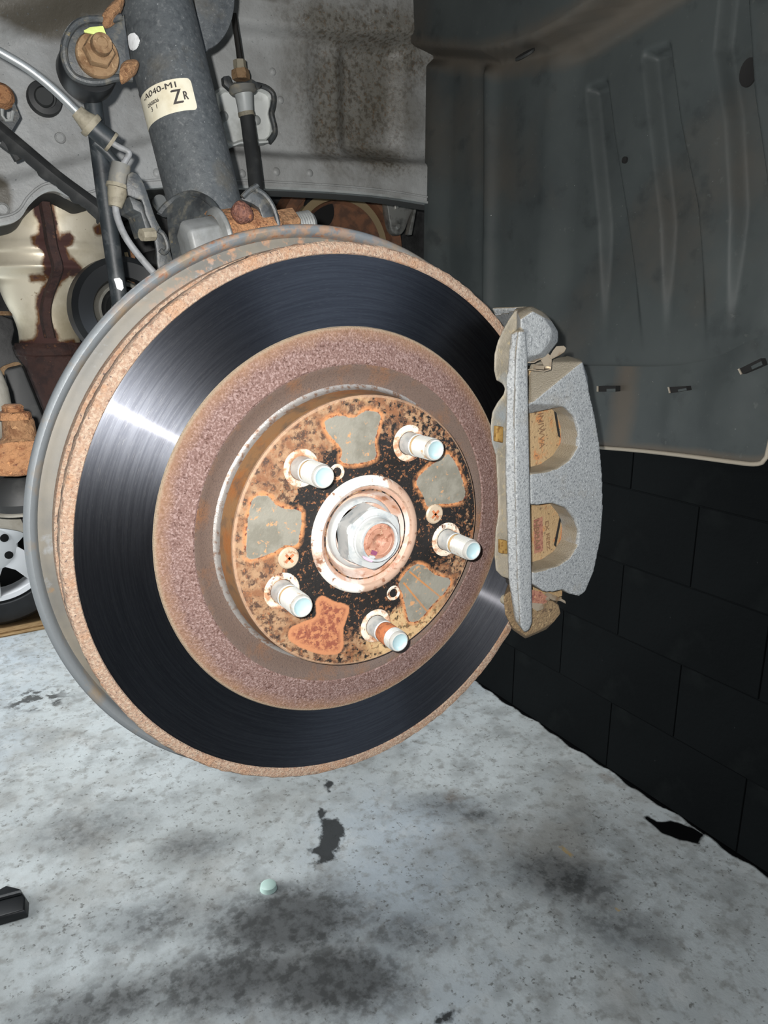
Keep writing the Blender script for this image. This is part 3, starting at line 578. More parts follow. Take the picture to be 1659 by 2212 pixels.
uc = thing('abutment_clip', 'thin bent spring steel clip below the upper lug of the bracket', 'clip', at(1190, 780, Y=-.012), 'pad abutment clips')
ribbon([(1141, 783), (1154, 783), (1160, 779), (1172, 774)], -.019, -.006, M['clip_steel'], 'arm', uc)
ribbon([(1152, 799), (1176, 802), (1190, 798), (1191, 790), (1175, 791), (1174, 798)], -.0185, -.010, M['clip_steel'], 'hook', uc)
link('riser', B().pxprism([(1172, 768), (1185, 764), (1192, 772), (1191, 795), (1178, 795), (1170, 780)], -.0165, -.0158), M['clip_steel'], uc)
link('tongue', B().loft([ats([(1186, 772), (1194, 758), (1202, 748), (1218, 747), (1223, 752), (1219, 760), (1208, 767), (1192, 775)], Y=-.017), ats([(1186, 773), (1194, 759), (1202, 749), (1218, 748), (1223, 753), (1219, 761), (1208, 768), (1192, 776)], Y=-.0164)]), M['clip_steel'], uc)
lc = thing('abutment_clip', 'thin bent spring steel clip above the lower rusty lug of the bracket', 'clip', at(1170, 1300, Y=-.012), 'pad abutment clips')
link('plate', B().loft([ats([(1149, 1274), (1168, 1278), (1186, 1292), (1180, 1302), (1160, 1310), (1149, 1312)], Y=-.0135), ats([(1149, 1274), (1168, 1278), (1186, 1292), (1180, 1302), (1160, 1310), (1149, 1312)], Y=-.0130)]), M['pad_label'], lc)
link('tongue', B().loft([ats([(1149, 1302), (1172, 1304), (1175, 1311), (1172, 1316), (1160, 1320), (1149, 1313)], Y=-.0160), ats([(1149, 1302), (1172, 1304), (1175, 1311), (1172, 1316), (1160, 1320), (1149, 1313)], Y=-.0154)]), M['clip_steel'], lc)
link('tab', B().loft([ats([(1180, 1290), (1186, 1290), (1188, 1295), (1185, 1298), (1178, 1296)], Y=-.0155), ats([(1180, 1290), (1186, 1290), (1188, 1295), (1185, 1298), (1178, 1296)], Y=-.0150)]), M['clip_steel'], lc)
ribbon([(1193, 1296), (1200, 1288), (1214, 1296), (1222, 1303)], -.013, -.005, M['clip_steel'], 'arm', lc)
link('fin', B().loft([ats([(1194, 1297), (1199, 1286), (1214, 1294), (1221, 1298), (1222, 1303), (1212, 1298)], Y=-.0135), ats([(1194, 1297), (1199, 1286), (1214, 1294), (1221, 1298), (1222, 1303), (1212, 1298)], Y=-.0128)]), M['clip_steel'], lc)

pad = thing('brake_pad', 'rusty tan brake pad backing plate seen through the caliper windows', 'brake pad', at(1180, 1050, Y=.006))
nyy = 90; uu = np.linspace(.112, .1555, 40); zz = np.linspace(-.068, .088, nyy)
U_, Z_ = np.meshgrid(uu, zz); ui = np.arange(U_.size).reshape(U_.shape)
me = bpy.data.meshes.new('p'); me.from_pydata(np.stack([U_.ravel(), np.full(U_.size, .0022), Z_.ravel()], 1).tolist(), [], np.stack([ui[:-1, :-1], ui[:-1, 1:], ui[1:, 1:], ui[1:, :-1]], -1).reshape(-1, 4).tolist())
plt = link('backing_plate', me, M['pad_plate'], pad, solid=.0055)
v = wverts(plt)[:, [0, 2]]
wl_ = [[(w.x, w.z) for w in ats(p, Y=.002)] for p in ([(1143, 880), (1190, 876), (1203, 905), (1208, 940), (1206, 965), (1195, 990), (1172, 1010), (1143, 1020)], [(1145, 1095), (1196, 1088), (1214, 1120), (1208, 1160), (1200, 1185), (1180, 1205), (1146, 1224)])]
def sg(q, a, b_):
    a = np.array(a); e = np.array(b_) - a; w = q - a; t = np.clip((w @ e) / (e @ e), 0, 1); return np.hypot(*(w - t[:, None] * e).T)
attr(plt, 'edge', np.minimum.reduce([sg(v, p[i], p[i + 1]) for p in wl_ for i in range(3 if p is wl_[0] else 1, len(p) - 1)]))
link('friction_lining', B().box((.1365, .0132, .01), (.036, .0080, .135)), M['pad_lining'], pad, bevel=.002)
def text2d(body, size, italic=0.0):
    c = bpy.data.curves.new('t', 'FONT'); c.body = body; c.size = size; c.extrude = 0; c.resolution_u = 3; c.shear = italic
    o = bpy.data.objects.new('t', c); COL.objects.link(o); bpy.context.view_layer.update()
    me = bpy.data.meshes.new_from_object(o.evaluated_get(bpy.context.evaluated_depsgraph_get()))
    V = [tuple(v.co[:2]) for v in me.vertices]; F = [tuple(p.vertices) for p in me.polygons]
    bpy.data.objects.remove(o); bpy.data.curves.remove(c); bpy.data.meshes.remove(me)
    return V, F
def flat_text(body, size, p0, p1, y, m, name, par, up=1):          # lettering from p0 towards p1 on a Y plane
    a, e = at(*p0, Y=y), at(*p1, Y=y); d = (e - a).normalized(); n = Vector((d.z, 0, -d.x)) * up
    V, F = text2d(body, size); wmax = max(v[0] for v in V); k = (e - a).length / wmax
    b = B(); vs = [b.bm.verts.new(a + d * v[0] * k + n * v[1]) for v in V]
    for f in F: b.bm.faces.new([vs[i] for i in f])
    r = bmesh.ops.extrude_face_region(b.bm, geom=b.bm.faces[:])
    bmesh.ops.translate(b.bm, verts=[g_ for g_ in r['geom'] if isinstance(g_, bmesh.types.BMVert)], vec=(0, .0004, 0))
    return link(name, b, m, par)
flat_text('INIWVA', .0066, (1162, 893), (1166, 970), -.0008, M['pad_stamp'], 'stamped_lettering', pad, -1)
flat_text('EX FEEZ', .0042, (1178, 1126), (1182, 1190), -.0008, M['pad_stamp'], 'stamped_code', pad, -1)
link('rust_label', B().pxprism([(1153, 1124), (1172, 1116), (1173, 1190), (1155, 1196)], -.0008, .0004), M['pad_label'], pad)
flat_text('HBMAU', .0058, (1154, 1126), (1157, 1190), -.0011, M['pad_stamp'], 'label_lettering', pad, -1)
for q_ in ([(1197, 882), (1201, 884), (1211, 946), (1207, 942)], [(1210, 1118), (1213, 1118), (1201, 1181), (1198, 1178)]):
    link('shim_edge', B().pxprism(q_, -.0012, .0), M['black_void'], pad)
for q_ in ([(1073, 920), (1088, 922), (1087, 957), (1072, 954)], [(1082, 1166), (1096, 1168), (1097, 1197), (1082, 1196)]):
    link('brass_shim', B().pxprism(q_, -.0135, -.0105), M['brass'], br, bevel=.0006)

# ------------------------------------------------------------------ strut
SB, ST = at(437, 418, Y=.148), at(338, 20, Y=.174); SAX = (ST - SB).normalized(); SR = .0231
strut = thing('strut', 'grey scuffed strut tube with a pale sticker and a white paint dab', 'strut', SB)
P0, P1 = SB - SAX * .05, ST + SAX * .12
link('strut_tube', B().tube([P0 + (P1 - P0) * t for t in np.linspace(0, 1, 12)], SR, 64), M['strut_paint'], strut)
SU = (CAMP - SB); SU = (SU - SAX * SU.dot(SAX)).normalized(); SV = SAX.cross(SU)  # SU faces the camera, SV sideways
def cyl_hit(px, py):
    d = ray(px, py).normalized(); o = CAMP - SB; dp = d - SAX * d.dot(SAX); op = o - SAX * o.dot(SAX)
    A, Bq, C = dp.dot(dp), 2 * dp.dot(op), op.dot(op) - SR * SR; disc = max(Bq * Bq - 4 * A * C, 0)
    p = o + d * ((-Bq - math.sqrt(disc)) / (2 * A)); h = p.dot(SAX); q_ = p - SAX * h
    return math.atan2(q_.dot(SV), q_.dot(SU)) * SR, h               # (arc length, height)
def cyl_pt(u, h, off): a = u / SR; return SB + SAX * h + (SU * math.cos(a) + SV * math.sin(a)) * (SR + off)
def wrap(V, F, off, m, name, par):
    b = B(); vs = [b.bm.verts.new(cyl_pt(u, h, off)) for u, h in V]
    for f in F:
        try: b.bm.faces.new([vs[i] for i in f])
        except ValueError: pass
    return link(name, b, m, par, smooth=180)
def uvgrid(poly, n=26):                                             # fill a 2-D outline with a clipped grid
    p = np.array(poly); lo, hi = p.min(0), p.max(0); xs = np.linspace(lo[0], hi[0], n); ys = np.linspace(lo[1], hi[1], n)
    X_, Y_ = np.meshgrid(xs, ys); Q = np.stack([X_.ravel(), Y_.ravel()], 1); d = sdf(Q, p); i_ = np.arange(n * n).reshape(n, n)
    F = [f for f in np.stack([i_[:-1, :-1], i_[:-1, 1:], i_[1:, 1:], i_[1:, :-1]], -1).reshape(-1, 4).tolist() if sum(d[k] < 0 for k in f) >= 2]
    for k in range(len(Q)):                                         # pull stray corners in to the outline
        if d[k] > 0:
            best, bd = Q[k], 1e9
            for j in range(len(p)):
                a, e = p[j], p[(j + 1) % len(p)] - p[j]; t = np.clip((Q[k] - a) @ e / (e @ e + 1e-20), 0, 1); c = a + t * e; dd_ = np.hypot(*(Q[k] - c))
                if dd_ < bd: best, bd = c, dd_
            Q[k] = best
    return [tuple(x) for x in Q], F
u1, h1 = cyl_hit(411, 170); u2, h2 = cyl_hit(427, 237); u3, h3 = cyl_hit(341, 179); u4, h4 = cyl_hit(347, 256)
sgn = 1 if u2 > u3 else -1
uR = (u1 + u2) / 2; uL = -sgn * SR * 1.55
hT = (h1 + h3) / 2; hB = (h2 + h4) / 2; rc = .0025
def rrect(x0, x1, y0, y1, r):
    out = []
    for cx_, cy_, a_ in ((x1 - r, y1 - r, 0), (x0 + r, y1 - r, 90), (x0 + r, y0 + r, 180), (x1 - r, y0 + r, 270)):
        out += [(cx_ + r * math.cos(math.radians(a_ + t)), cy_ + r * math.sin(math.radians(a_ + t))) for t in (0, 30, 60, 90)]
    return out
V, F = uvgrid(rrect(min(uL, uR), max(uL, uR), hB, hT, rc), 40)
stk = wrap(V, F, .0002, M['sticker_paper'], 'sticker', strut)
def stext(body, px, size_px, end=None, name='lettering', hpx=None):
    u, h = cyl_hit(*px); h = cyl_hit(*hpx)[1] if hpx else h; s_ = size_px * mpp(SB + SAX * h + SU * SR) / .70
    V, F = text2d(body, s_); k = 1.0
    if end: k = abs(cyl_hit(*end)[0] - u) / max(v[0] for v in V)
    n = len(V); dx = sgn * s_ * .055                                # a heavy face: each glyph struck twice
    wrap([(u + sgn * v[0] * k, h + v[1]) for v in V] + [(u + sgn * v[0] * k + dx, h + v[1] + abs(dx) * .4) for v in V], F + [tuple(i + n for i in f) for f in F], .0004, M['ink'], name, stk)
stext('-A040-M1', (310.5, 211), 12, (381, 189), hpx=(381, 189)); stext('ZR'[0], (374, 226.5), 29, (395.5, 222)); stext('R', (397, 216), 17.5, (407, 213))
stext('080806', (319.5, 225.5), 8, (344, 218.5), hpx=(344, 219.5)); stext('3', (327.5, 238), 9, hpx=(344, 233)); stext('1', (337.5, 234), 9, hpx=(344, 233)); stext('A', (301.5, 219), 12, (306, 217))
V, F = uvgrid([cyl_hit(*p) for p in [(277, 78), (282, 73), (291, 71), (299, 78), (303, 88), (301, 98), (296, 106), (289, 110), (283, 108), (278, 98)]], 16)
wrap(V, F, .0003, M['white_paint'], 'paint_dab', strut)
# ear for the sway-bar link, with rusty welds
ear = B()
eo = cr([(262, 38), (235, 45), (195, 42), (165, 52), (145, 78), (138, 108), (143, 140), (160, 165), (190, 178), (220, 178), (250, 170), (272, 170), (288, 171), (280, 120), (270, 50), (268, 30)], 2, True)
ear.pxprism(eo, .150, .154)
EP = link('link_ear', ear, M['dark_steel'], strut, bevel=.0008)
rimp = [at(x, y, Y=.1485) for x, y in cr([(262, 36), (235, 43), (195, 42), (165, 52), (145, 78), (138, 108), (143, 140), (160, 165), (190, 177), (220, 177), (250, 169), (285, 170)], 4)]
link('ear_rim', B().tube(rimp, .0021, 10), M['dark_steel'], EP)
for (w1, w2, w3) in (((232, 42), (252, 22), (268, -2)), ((262, 172), (282, 152), (292, 140))):
    p = ats([w1, w2, w3], Y=.146); bb = B()
    bb.hull([q_ + Vector((random.uniform(-.004, .004), random.uniform(-.003, .006), random.uniform(-.005, .005))) for q_ in p for _ in range(7)])
    link('weld', bb, M['rust_flake'], EP, subd=2)
seat = [(400, -80), (420, 0), (436, 110), (452, 106), (472, 94), (488, 74), (499, 50), (506, 20), (508, -20), (506, -80)]
link('spring_seat', B().pxprism(cr(seat, 3, True), .205, .212), M['strut_paint'], strut, bevel=.001)
# clevis ears at the foot of the strut
def sheet(pts, dv, name, m, par, bev=.0008, **k): return link(name, B().prism(pts, dv), m, par, bevel=bev, **k)
pA = [at(a, b_, Y=y) for a, b_, y in [(338, 462, .138), (352, 446, .136), (375, 429, .132), (405, 421, .123), (432, 428, .111), (455, 447, .100), (470, 480, .092), (480, 515, .090), (488, 560, .088), (400, 585, .10), (374, 566, .12), (364, 510, .129), (361, 470, .133)]]
link('clevis_ear', B().prism(pA, (.0042, .001, .0006)), M['dark_steel'], strut)
link('clevis_edge', B().tube([Vector(p) + Vector((.002, -.0003, .0006)) for p in cr([tuple(p) for p in pA[:9]], 4)], .0021, 10), M['dark_steel'], strut)
link('clevis_ear', B().prism(ats([(520, 430), (535, 415), (552, 407), (570, 420), (586, 440), (598, 470), (604, 520), (575, 520), (570, 480), (560, 450), (545, 440)], Y=.083), (.002, .012, 0)), M['dark_steel'], strut, bevel=.0008)
link('clevis_edge', B().tube(ats(cr([(524, 426), (538, 412), (553, 403), (556, 400)], 3) + cr([(550, 408), (570, 420), (588, 444), (600, 480), (604, 515)], 4), Y=.082), .0016, 8), M['dark_steel'], strut)
# pinch bolt: axis along the pixel line (400,500)->(660,470)
pb = thing('pinch_bolt', 'grey flanged bolt through the strut clevis above the rotor', 'bolt', at(440, 510, Y=.085))
c0 = at(428, 522, Y=.088); bd = (at(640, 487, Y=.092) - c0).normalized()
link('bolt_flange', B().lathe([(0, .0145), (.0165, .0145), (.0170, .0135), (.0162, .0118), (.0130, .0100)], c0, bd, 40), M['bolt_grey'], pb)
link('bolt_head', B().lathe([(0, -.0085), (.0098, -.0085), (.0122, -.0068), (.0126, .0), (.0128, .0115)], c0, bd, 6, xd=(0, 0, 1)), M['bolt_grey'], pb, bevel=.001)
link('bolt_nut', B().hexa(at(612, 489, Y=.092), bd, .0098, -.004, .008, .001), M['rust_flake'], pb)
link('bolt_thread', B().lathe([(.0075, .006)] + [x for k in range(7) for x in ((.0078, .008 + k * .0017), (.0070, .0088 + k * .0017))] + [(.006, .0205), (0, .0205)], at(612, 492, Y=.092), bd, 28), M['bolt_grey'], pb)
kn = thing('steering_knuckle', 'orange rusty steering knuckle boss between the clevis ears with a lumpy knob', 'knuckle', at(525, 500, Y=.1))
link('knuckle_boss', B().tube([at(462, 526, Y=.098) + (at(588, 510, Y=.098) - at(462, 526, Y=.098)) * t for t in np.linspace(0, 1, 8)], .0180, 40), M['rust_orange'], kn)
link('knuckle_body', B().prism([(-.045, .07, .0), (.06, .07, .0), (.05, .07, -.09), (-.05, .07, -.1), (-.07, .07, -.02)], (0, .05, 0)), M['rust_orange'], kn, bevel=.004)
kb = B(); bmesh.ops.create_icosphere(kb.bm, subdivisions=3, radius=.0062)
for vt in kb.bm.verts: vt.co = vt.co * (1 + .25 * mnoise.noise(vt.co * 160)) + at(523, 459, Y=.078); 
link('knob', kb, M['rust_purple'], kn, smooth=180)

# ------------------------------------------------------------------ stabiliser link
sl = thing('stabilizer_link', 'black sway-bar link rod with a round ball joint housing, beside the strut', 'link rod', at(240, 500, Y=.19))
hc = at(189, 146, Y=.166)
link('ball_housing', B().lathe([(0, .0), (.0155, .0), (.0163, .002), (.0166, .014), (.0155, .018), (0, .019)], hc + Vector((0, -.008, 0)), (-.02, 1, -.12), 48), M['black_plastic'], sl)
rp = ats([(197, 190), (206, 260), (215, 330), (228, 430), (242, 530), (256, 630), (266, 700)], Y=.176)
link('rod', B().tube(rp, [19.5 * mpp(p) for p in rp][0] if False else [.0054] * len(rp), 24), M['link_black'], sl)
nb = at(210, 116, Y=.1465)
nt = link('flange_nut', B().lathe([(0, -.0025), (.0112, -.0025), (.0120, -.001), (.0116, .003)], nb + Vector((0, .0, -.001)), (0, 1, 0), 32), M['rust_dusty'], sl)
link('hex', B().hexa(nb, (0, -1, 0), .0088, .001, .0080, .0012, .2), M['rust_dusty'], nt)
link('bolt_end', B().lathe([(0, -.0130), (.0028, -.0130), (.0030, -.0136), (.0052, -.0134), (.0056, -.0120), (.0058, -.007)], nb + Vector((.0006, 0, .002)), (0, 1, 0), 24), M['rust_dusty'], nt)
link('lime_mark', B().hull([q_ + Vector((0, random.uniform(-.001, .001), 0)) for q_ in ats([(181, 66), (195, 58), (222, 57), (226, 64), (222, 68), (229, 75), (215, 77), (201, 73), (183, 70)], Y=.1372) for _ in range(2)]), M['lime_paint'], nt)
mkp = ats([(246, 602), (258, 600), (264, 606), (267, 622), (263, 628), (253, 624)], Y=.1702)
link('paint_mark', B().prism(mkp, (0, .0006, 0)), M['white_paint'], sl)

# ------------------------------------------------------------------ sensor cable with its grommets, and the bracket that carries it
def pxtube(pts, Y, m, name, par, n=4, segs=20):                     # (px, py, width in px) at a depth Y (number or list)
    Ys = Y if isinstance(Y, (list, tuple)) else [Y] * len(pts)
    q_ = cr([(p[0], p[1], p[2], y) for p, y in zip(pts, Ys)], n); P = [at(a, b_, Y=y) for a, b_, w, y in q_]
    return link(name, B().tube(P, [w / 2 * mpp(p) for (a, b_, w, y), p in zip(q_, P)], segs), m, par, smooth=50)
cb = thing('sensor_cable', 'silver sensor tube and grey cable with tan grommets, crossing the link rod', 'cable', at(230, 320, Y=.15))
pxtube([(-50, 82, 19), (0, 112, 19), (60, 148, 19), (115, 192, 19), (172, 247, 19)], .150, M['silver_tube'], 'metal_tube', cb)
pxtube([(166, 240, 30), (180, 255, 36), (193, 267, 46)], .150, M['tan_grommet'], 'grommet', cb)
pxtube([(192, 266, 54), (198, 272, 55), (203, 277, 50)], .150, M['tan_grommet'], 'grommet_flange', cb, 1)
pxtube([(201, 275, 42), (220, 291, 43), (238, 305, 43)], .150, M['link_black'], 'sleeve', cb, 2)
pxtube([(237, 304, 46), (243, 309, 45)], .150, M['tan_grommet'], 'sleeve_ring', cb, 1)
pxtube([(238, 306, 13), (258, 318, 13), (274, 325, 13), (279, 332, 13), (274, 342, 13), (262, 362, 14)], .148, M['cable_grey'], 'bent_tube', cb, 5)
pxtube([(262, 355, 40), (258, 380, 43), (256, 402, 44)], .148, M['grey_plastic'], 'lower_sleeve', cb, 2)
pxtube([(256, 399, 50), (255, 407, 52)], .147, M['tan_grommet'], 'lower_flange', cb, 1)
pxtube([(255, 407, 44), (252, 425, 38), (249, 447, 28)], .148, M['tan_grommet'], 'lower_grommet', cb, 2)
pxtube([(249, 440, 15), (253, 468, 15), (270, 510, 15), (300, 552, 15), (342, 600, 15)], [.148, .147, .143, .14, .135], M['cable_grey'], 'cable', cb)
pxtube([(205, 306, 20), (232, 330, 20), (262, 365, 18)], .158, M['link_black'], 'carrier_strap', cb, 2)
bk = thing('cable_bracket', 'dark stamped steel bracket with a square bolt, between cable and strut', 'bracket', at(320, 480, Y=.14))
link('bracket_plate', B().pxprism(cr([(276, 376), (296, 374), (312, 398), (326, 440), (338, 474), (352, 500), (364, 530), (372, 556), (376, 590), (344, 590), (338, 540), (330, 500), (314, 462), (306, 432), (276, 422)], 2, True), .140, .143), M['dark_steel'], bk, bevel=.0008)
link('bracket_flange', B().prism(ats([(279, 424), (306, 436), (318, 470), (330, 505), (318, 505), (304, 460), (288, 452)], Y=.143), (-.004, .018, -.002)), M['dark_steel'], bk, bevel=.0006)
link('bolt_head', B().hexa(at(328, 506, Y=.136), at(300, 506, Y=.132) - at(336, 504, Y=.136), .0040, -.001, .0075, .001, .3, 8), M['tan_grommet'], bk)
link('clip_loop', B().tube(ats(cr([(342, 498), (352, 505), (360, 522), (362, 538), (354, 546), (346, 540)], 3), Y=.137), .0016, 8), M['dark_steel'], bk)

# wire conduit, slotted bracket and rubber plug on the inner panel
cd = thing('wire_conduit', 'dark grey split wire conduit with a ragged lower edge, left of the strut', 'conduit', at(110, 380, Y=.29))
pts = cr([(-30, 258, 36), (10, 292, 36), (60, 333, 34), (120, 383, 33), (180, 428, 34), (228, 466, 40)], 8)
b = B(); rings = []
PP = [at(p[0], p[1], Y=.30 - .03 * i / len(pts)) for i, p in enumerate(pts)]
for i, p in enumerate(PP):
    t = (PP[min(i + 1, len(PP) - 1)] - PP[max(i - 1, 0)]).normalized(); u = Vector((0, -1, 0)); n_ = t.cross(u).normalized(); w = pts[i][2] / 2 * mpp(p)
    jag = 1.0 + (.28 if (i % 9 in (3, 4)) else -.15 if (i % 9 == 7) else 0)
    up_ = n_ if n_.z > 0 else -n_
    rings.append([p + up_ * w, p + up_ * w * .7 + u * .003, p + u * .005, p - up_ * w * .7 * jag + u * .003, p - up_ * w * jag, p - up_ * w * .8 - u * .002, p + up_ * w * .8 - u * .002])
link('conduit_shell', b.loft(rings), M['grey_plastic'] if False else M['black_rubber'], cd, smooth=40)
link('conduit_tail', B().tube(ats([(4, 306), (30, 325), (42, 345)], Y=.295), .004, 8), M['black_rubber'], cd)
sb = thing('slotted_bracket', 'dark steel bracket with a square slot and rusty rivet at the left edge', 'bracket', at(12, 240, Y=.30))
b = B(); outer = ats([(-60, 186), (8, 186), (24, 202), (43, 252), (22, 288), (-60, 300)], Y=.30); 
for seg in ([(-60, 186), (8, 186), (24, 202), (31, 222), (-60, 222)], [(-60, 222), (10, 226), (8, 262), (-60, 262)], [(27, 222), (31, 222), (43, 252), (38, 262), (26, 262)], [(-60, 260), (40, 258), (22, 288), (-60, 300)]):
    b.pxprism(seg, .300, .303)
link('bracket_plate', b, M['dark_steel'], sb)
link('slot_edge', B().tube(ats([(4, 236), (5, 250), (12, 260), (24, 260), (28, 240)], Y=.2995), .0012, 6), M['panel_grey'], sb)
link('rivet', B().lathe([(0, -.004), (.006, -.0035), (.0085, 0), (.009, .002)], at(3, 206, Y=.2995), (0, 1, 0), 24), M['rust_orange'], sb)

# ------------------------------------------------------------------ inner fender panel
YP = .40
pn = thing('inner_fender_panel', 'bare grey inner fender sheet metal panel with a wavy rolled lower flange', 'body panel', at(600, 300, Y=YP))
bot = cr([(-260, 545), (-120, 500), (0, 484), (40, 470), (62, 440), (90, 416), (118, 410), (150, 424), (172, 434), (200, 428), (245, 414), (345, 402), (450, 402), (560, 404), (600, 406), (700, 411), (800, 419), (870, 428), (940, 440), (1010, 452)], 6)
bw = [at(p[0], p[1], Y=YP) for p in bot]; bx = np.array([w.x for w in bw]); bz = np.array([w.z for w in bw])
xs = np.linspace(-.19, .335, 210); zb = np.interp(xs, bx, bz); nz = 110
TT = np.linspace(0, 1, nz); ZZ = zb[None, :] + (0.62 - zb[None, :]) * (TT ** 1.25)[:, None]; XX = np.repeat(xs[None, :], nz, 0)
def zx(px, py): w = at(px, py, Y=YP); return w.x, w.z
def disp(X_, Z_):
    d = np.zeros_like(X_)
    fz = np.interp(X_, *np.array([zx(0, 410), zx(330, 300), zx(345, 345), zx(500, 330), zx(700, 342), zx(930, 352)]).T[[0, 1]])
    rside = sm(X_, .02, .05)
    d += rside * .014 * sm(Z_, fz - .004, fz + .008)                # right half set back above the lower flange
    z2 = np.interp(X_, *np.array([zx(500, 60), zx(700, 75), zx(930, 82)]).T)
    d -= rside * .016 * sm(Z_, z2 - .003, z2 + .006)
    for px_c, wd_, h in ((690, .012, .006), (760, .010, .010), (880, .012, .010)):
        xc = zx(px_c, 220)[0]; top = sm(Z_, z2 + .004, z2 - .012) * sm(Z_, fz, fz + .02)
        d += rside * h * sm(X_, xc - wd_, xc + wd_) * top * (1 if px_c != 880 else -1)
    zl = np.interp(X_, *np.array([zx(0, 395), zx(120, 360), zx(240, 325), zx(340, 300)]).T)
    d += (1 - rside) * .006 * sm(Z_, zl - .004, zl + .006)
    zu = np.interp(X_, *np.array([zx(0, 80), zx(110, 45), zx(250, 0)]).T)
    d -= (1 - rside) * .02 * sm(Z_, zu - .01, zu + .02)
    return d
YYp = YP + disp(XX, ZZ)
me = bpy.data.meshes.new('s'); ii = np.arange(XX.size).reshape(XX.shape)
me.from_pydata(np.stack([XX.ravel(), YYp.ravel(), ZZ.ravel()], 1).tolist(), [], np.stack([ii[:-1, :-1], ii[:-1, 1:], ii[1:, 1:], ii[1:, :-1]], -1).reshape(-1, 4).tolist())
sp = link('sheet', me, M['panel_primer'], pn, smooth=180)
v = wverts(sp); q = v[:, [0, 2]]
def pblob(px, py, rx, ry):
    w = zx(px, py); r1 = abs(zx(px + rx, py)[0] - w[0]); r2 = abs(zx(px, py + ry)[1] - w[1]); return np.exp(-((q[:, 0] - w[0]) / r1) ** 2 - ((q[:, 1] - w[1]) / r2) ** 2)
attr(sp, 'dirt', np.clip(np.maximum.reduce([pblob(790, 200, 150, 190), pblob(860, 90, 150, 100), pblob(740, 60, 140, 60), pblob(720, 260, 50, 120), pblob(830, 330, 80, 60)]) * 1.1, 0, 1))
attr(sp, 'brown', np.clip(np.maximum.reduce([pblob(60, 20, 170, 70), pblob(0, 420, 34, 60), pblob(160, -20, 150, 60), pblob(560, -20, 120, 30) * .7]), 0, 1))
fl_ = B(); path = [Vector((x, YP, z)) for x, z in zip(np.interp(np.linspace(0, 1, 200), np.linspace(0, 1, len(bx)), bx), np.interp(np.linspace(0, 1, 200), np.linspace(0, 1, len(bz)), bz)) if -.2 < x < .34]
link('lower_flange', B().loft([[p + Vector((0, -.002, .0008)), p + Vector((0, -.002, -.0016)), p + Vector((0, .012, -.0012)), p + Vector((0, .012, .001))] for p in path]), M['panel_grey'], pn, smooth=60)
link('inner_return', B().loft([[p + Vector((0, .011, .0006)), p + Vector((0, .011, -.0008)), p + Vector((0, .043 - .027 * min(max(p.x * 20, 0), 1), -.006)), p + Vector((0, .043 - .027 * min(max(p.x * 20, 0), 1), -.004))] for p in path]), M['liner_dark'], pn, smooth=60)  # return coloured near-black: the shade under the panel edge is painted in
link('flange_bead', B().tube([p + Vector((0, -.0005, .0055)) for p in path], .0011, 8), M['panel_primer'], pn, smooth=180)
def dome(px, py, r, Y=None):
    w = at(px, py, Y=YP); w = at(px, py, Y=YP + float(disp(np.array([w.x]), np.array([w.z]))[0])) if Y is None else at(px, py, Y=Y)
    rr_ = r * mpp(w)
    return B().lathe([(0, -.0022), (rr_ * .55, -.0020), (rr_ * .85, -.0010), (rr_, .0), (rr_ * 1.15, .0006)], w, (0, 1, 0), 20)
def dimple(px, py, r):
    w = at(px, py, Y=YP); w = at(px, py, Y=YP + float(disp(np.array([w.x]), np.array([w.z]))[0])); rr_ = r * mpp(w)
    return B().lathe([(0, -.0006), (rr_ * .7, -.0006), (rr_ * .85, .0002), (rr_, -.0008), (rr_ * 1.12, .0004)], w, (0, 1, 0), 20)
for p in ((523, 375, 9), (597, 371, 9), (669, 374, 8), (589, 155, 8), (606, 216, 8), (340, 374, 10)): link('weld_dimple', dome(*p), M['panel_primer'], pn, smooth=60)
for p in ((130, 298, 11), (6, 452, 13), (143, 415, 12)): link('weld_dimple', dimple(*p), M['panel_primer'], pn, smooth=40)
rg = thing('rubber_plug', 'round black rubber plug in the grey panel behind the silver tube', 'plug', at(97, 212, Y=.398))
c = at(97, 212, Y=.397); k = mpp(c)
link('plug_flange', B().lathe([(0, -.002), (21 * k, -.002), (22 * k, -.0035), (33 * k, -.0025), (36 * k, .001), (36 * k, .004)], c, (0, 1, 0), 40), M['black_rubber'], rg)
link('plug_core', B().lathe([(0, -.006), (17 * k, -.006), (20 * k, -.004), (20 * k, -.001)], at(94, 212, Y=.397), (0, 1, 0), 32), M['liner_dark'], rg)

# brake hose with its tray bracket
hb = thing('hose_bracket', 'bright grey tray bracket spot-welded to the panel right of the strut', 'bracket', at(540, 250, Y=.395))
b = B(); out = cr([(462, 198), (500, 192), (540, 183), (572, 190), (588, 202), (590, 225), (586, 246), (592, 270), (592, 290), (580, 308), (520, 310), (484, 310)], 2, True)
cen = at(530, 255, Y=.40)
w0 = ats(out, Y=.388); w1 = [cen + (p - cen) * .93 for p in ats(out, Y=.386)]; w2 = [cen + (p - cen) * .84 for p in ats(out, Y=.395)]
link('tray', B().loft([[p + Vector((0, .014, 0)) for p in w0], w0, w1, w2]), M['tray_grey'], hb, smooth=50)
link('tray_wall', B().tube(ats(cr([(545, 182), (573, 189), (589, 203), (590, 226), (586, 246), (592, 272), (592, 290), (580, 307)], 4), Y=.388), .0028, 10), M['dark_steel'], hb)
link('weld_dimple', dome(484, 250, 9, .391), M['panel_grey'], hb); link('weld_dimple', dome(554, 259, 9, .391), M['panel_grey'], hb)
link('top_tab', B().pxprism([(482, 165), (496, 162), (502, 178), (520, 176), (545, 170), (566, 184), (560, 192), (500, 196), (484, 182)], .345, .352), M['dark_steel'], hb, bevel=.001)
bh = thing('brake_hose', 'black rubber brake hose hanging from a dusty brass fitting and steel line', 'hose', at(540, 300, Y=.34))
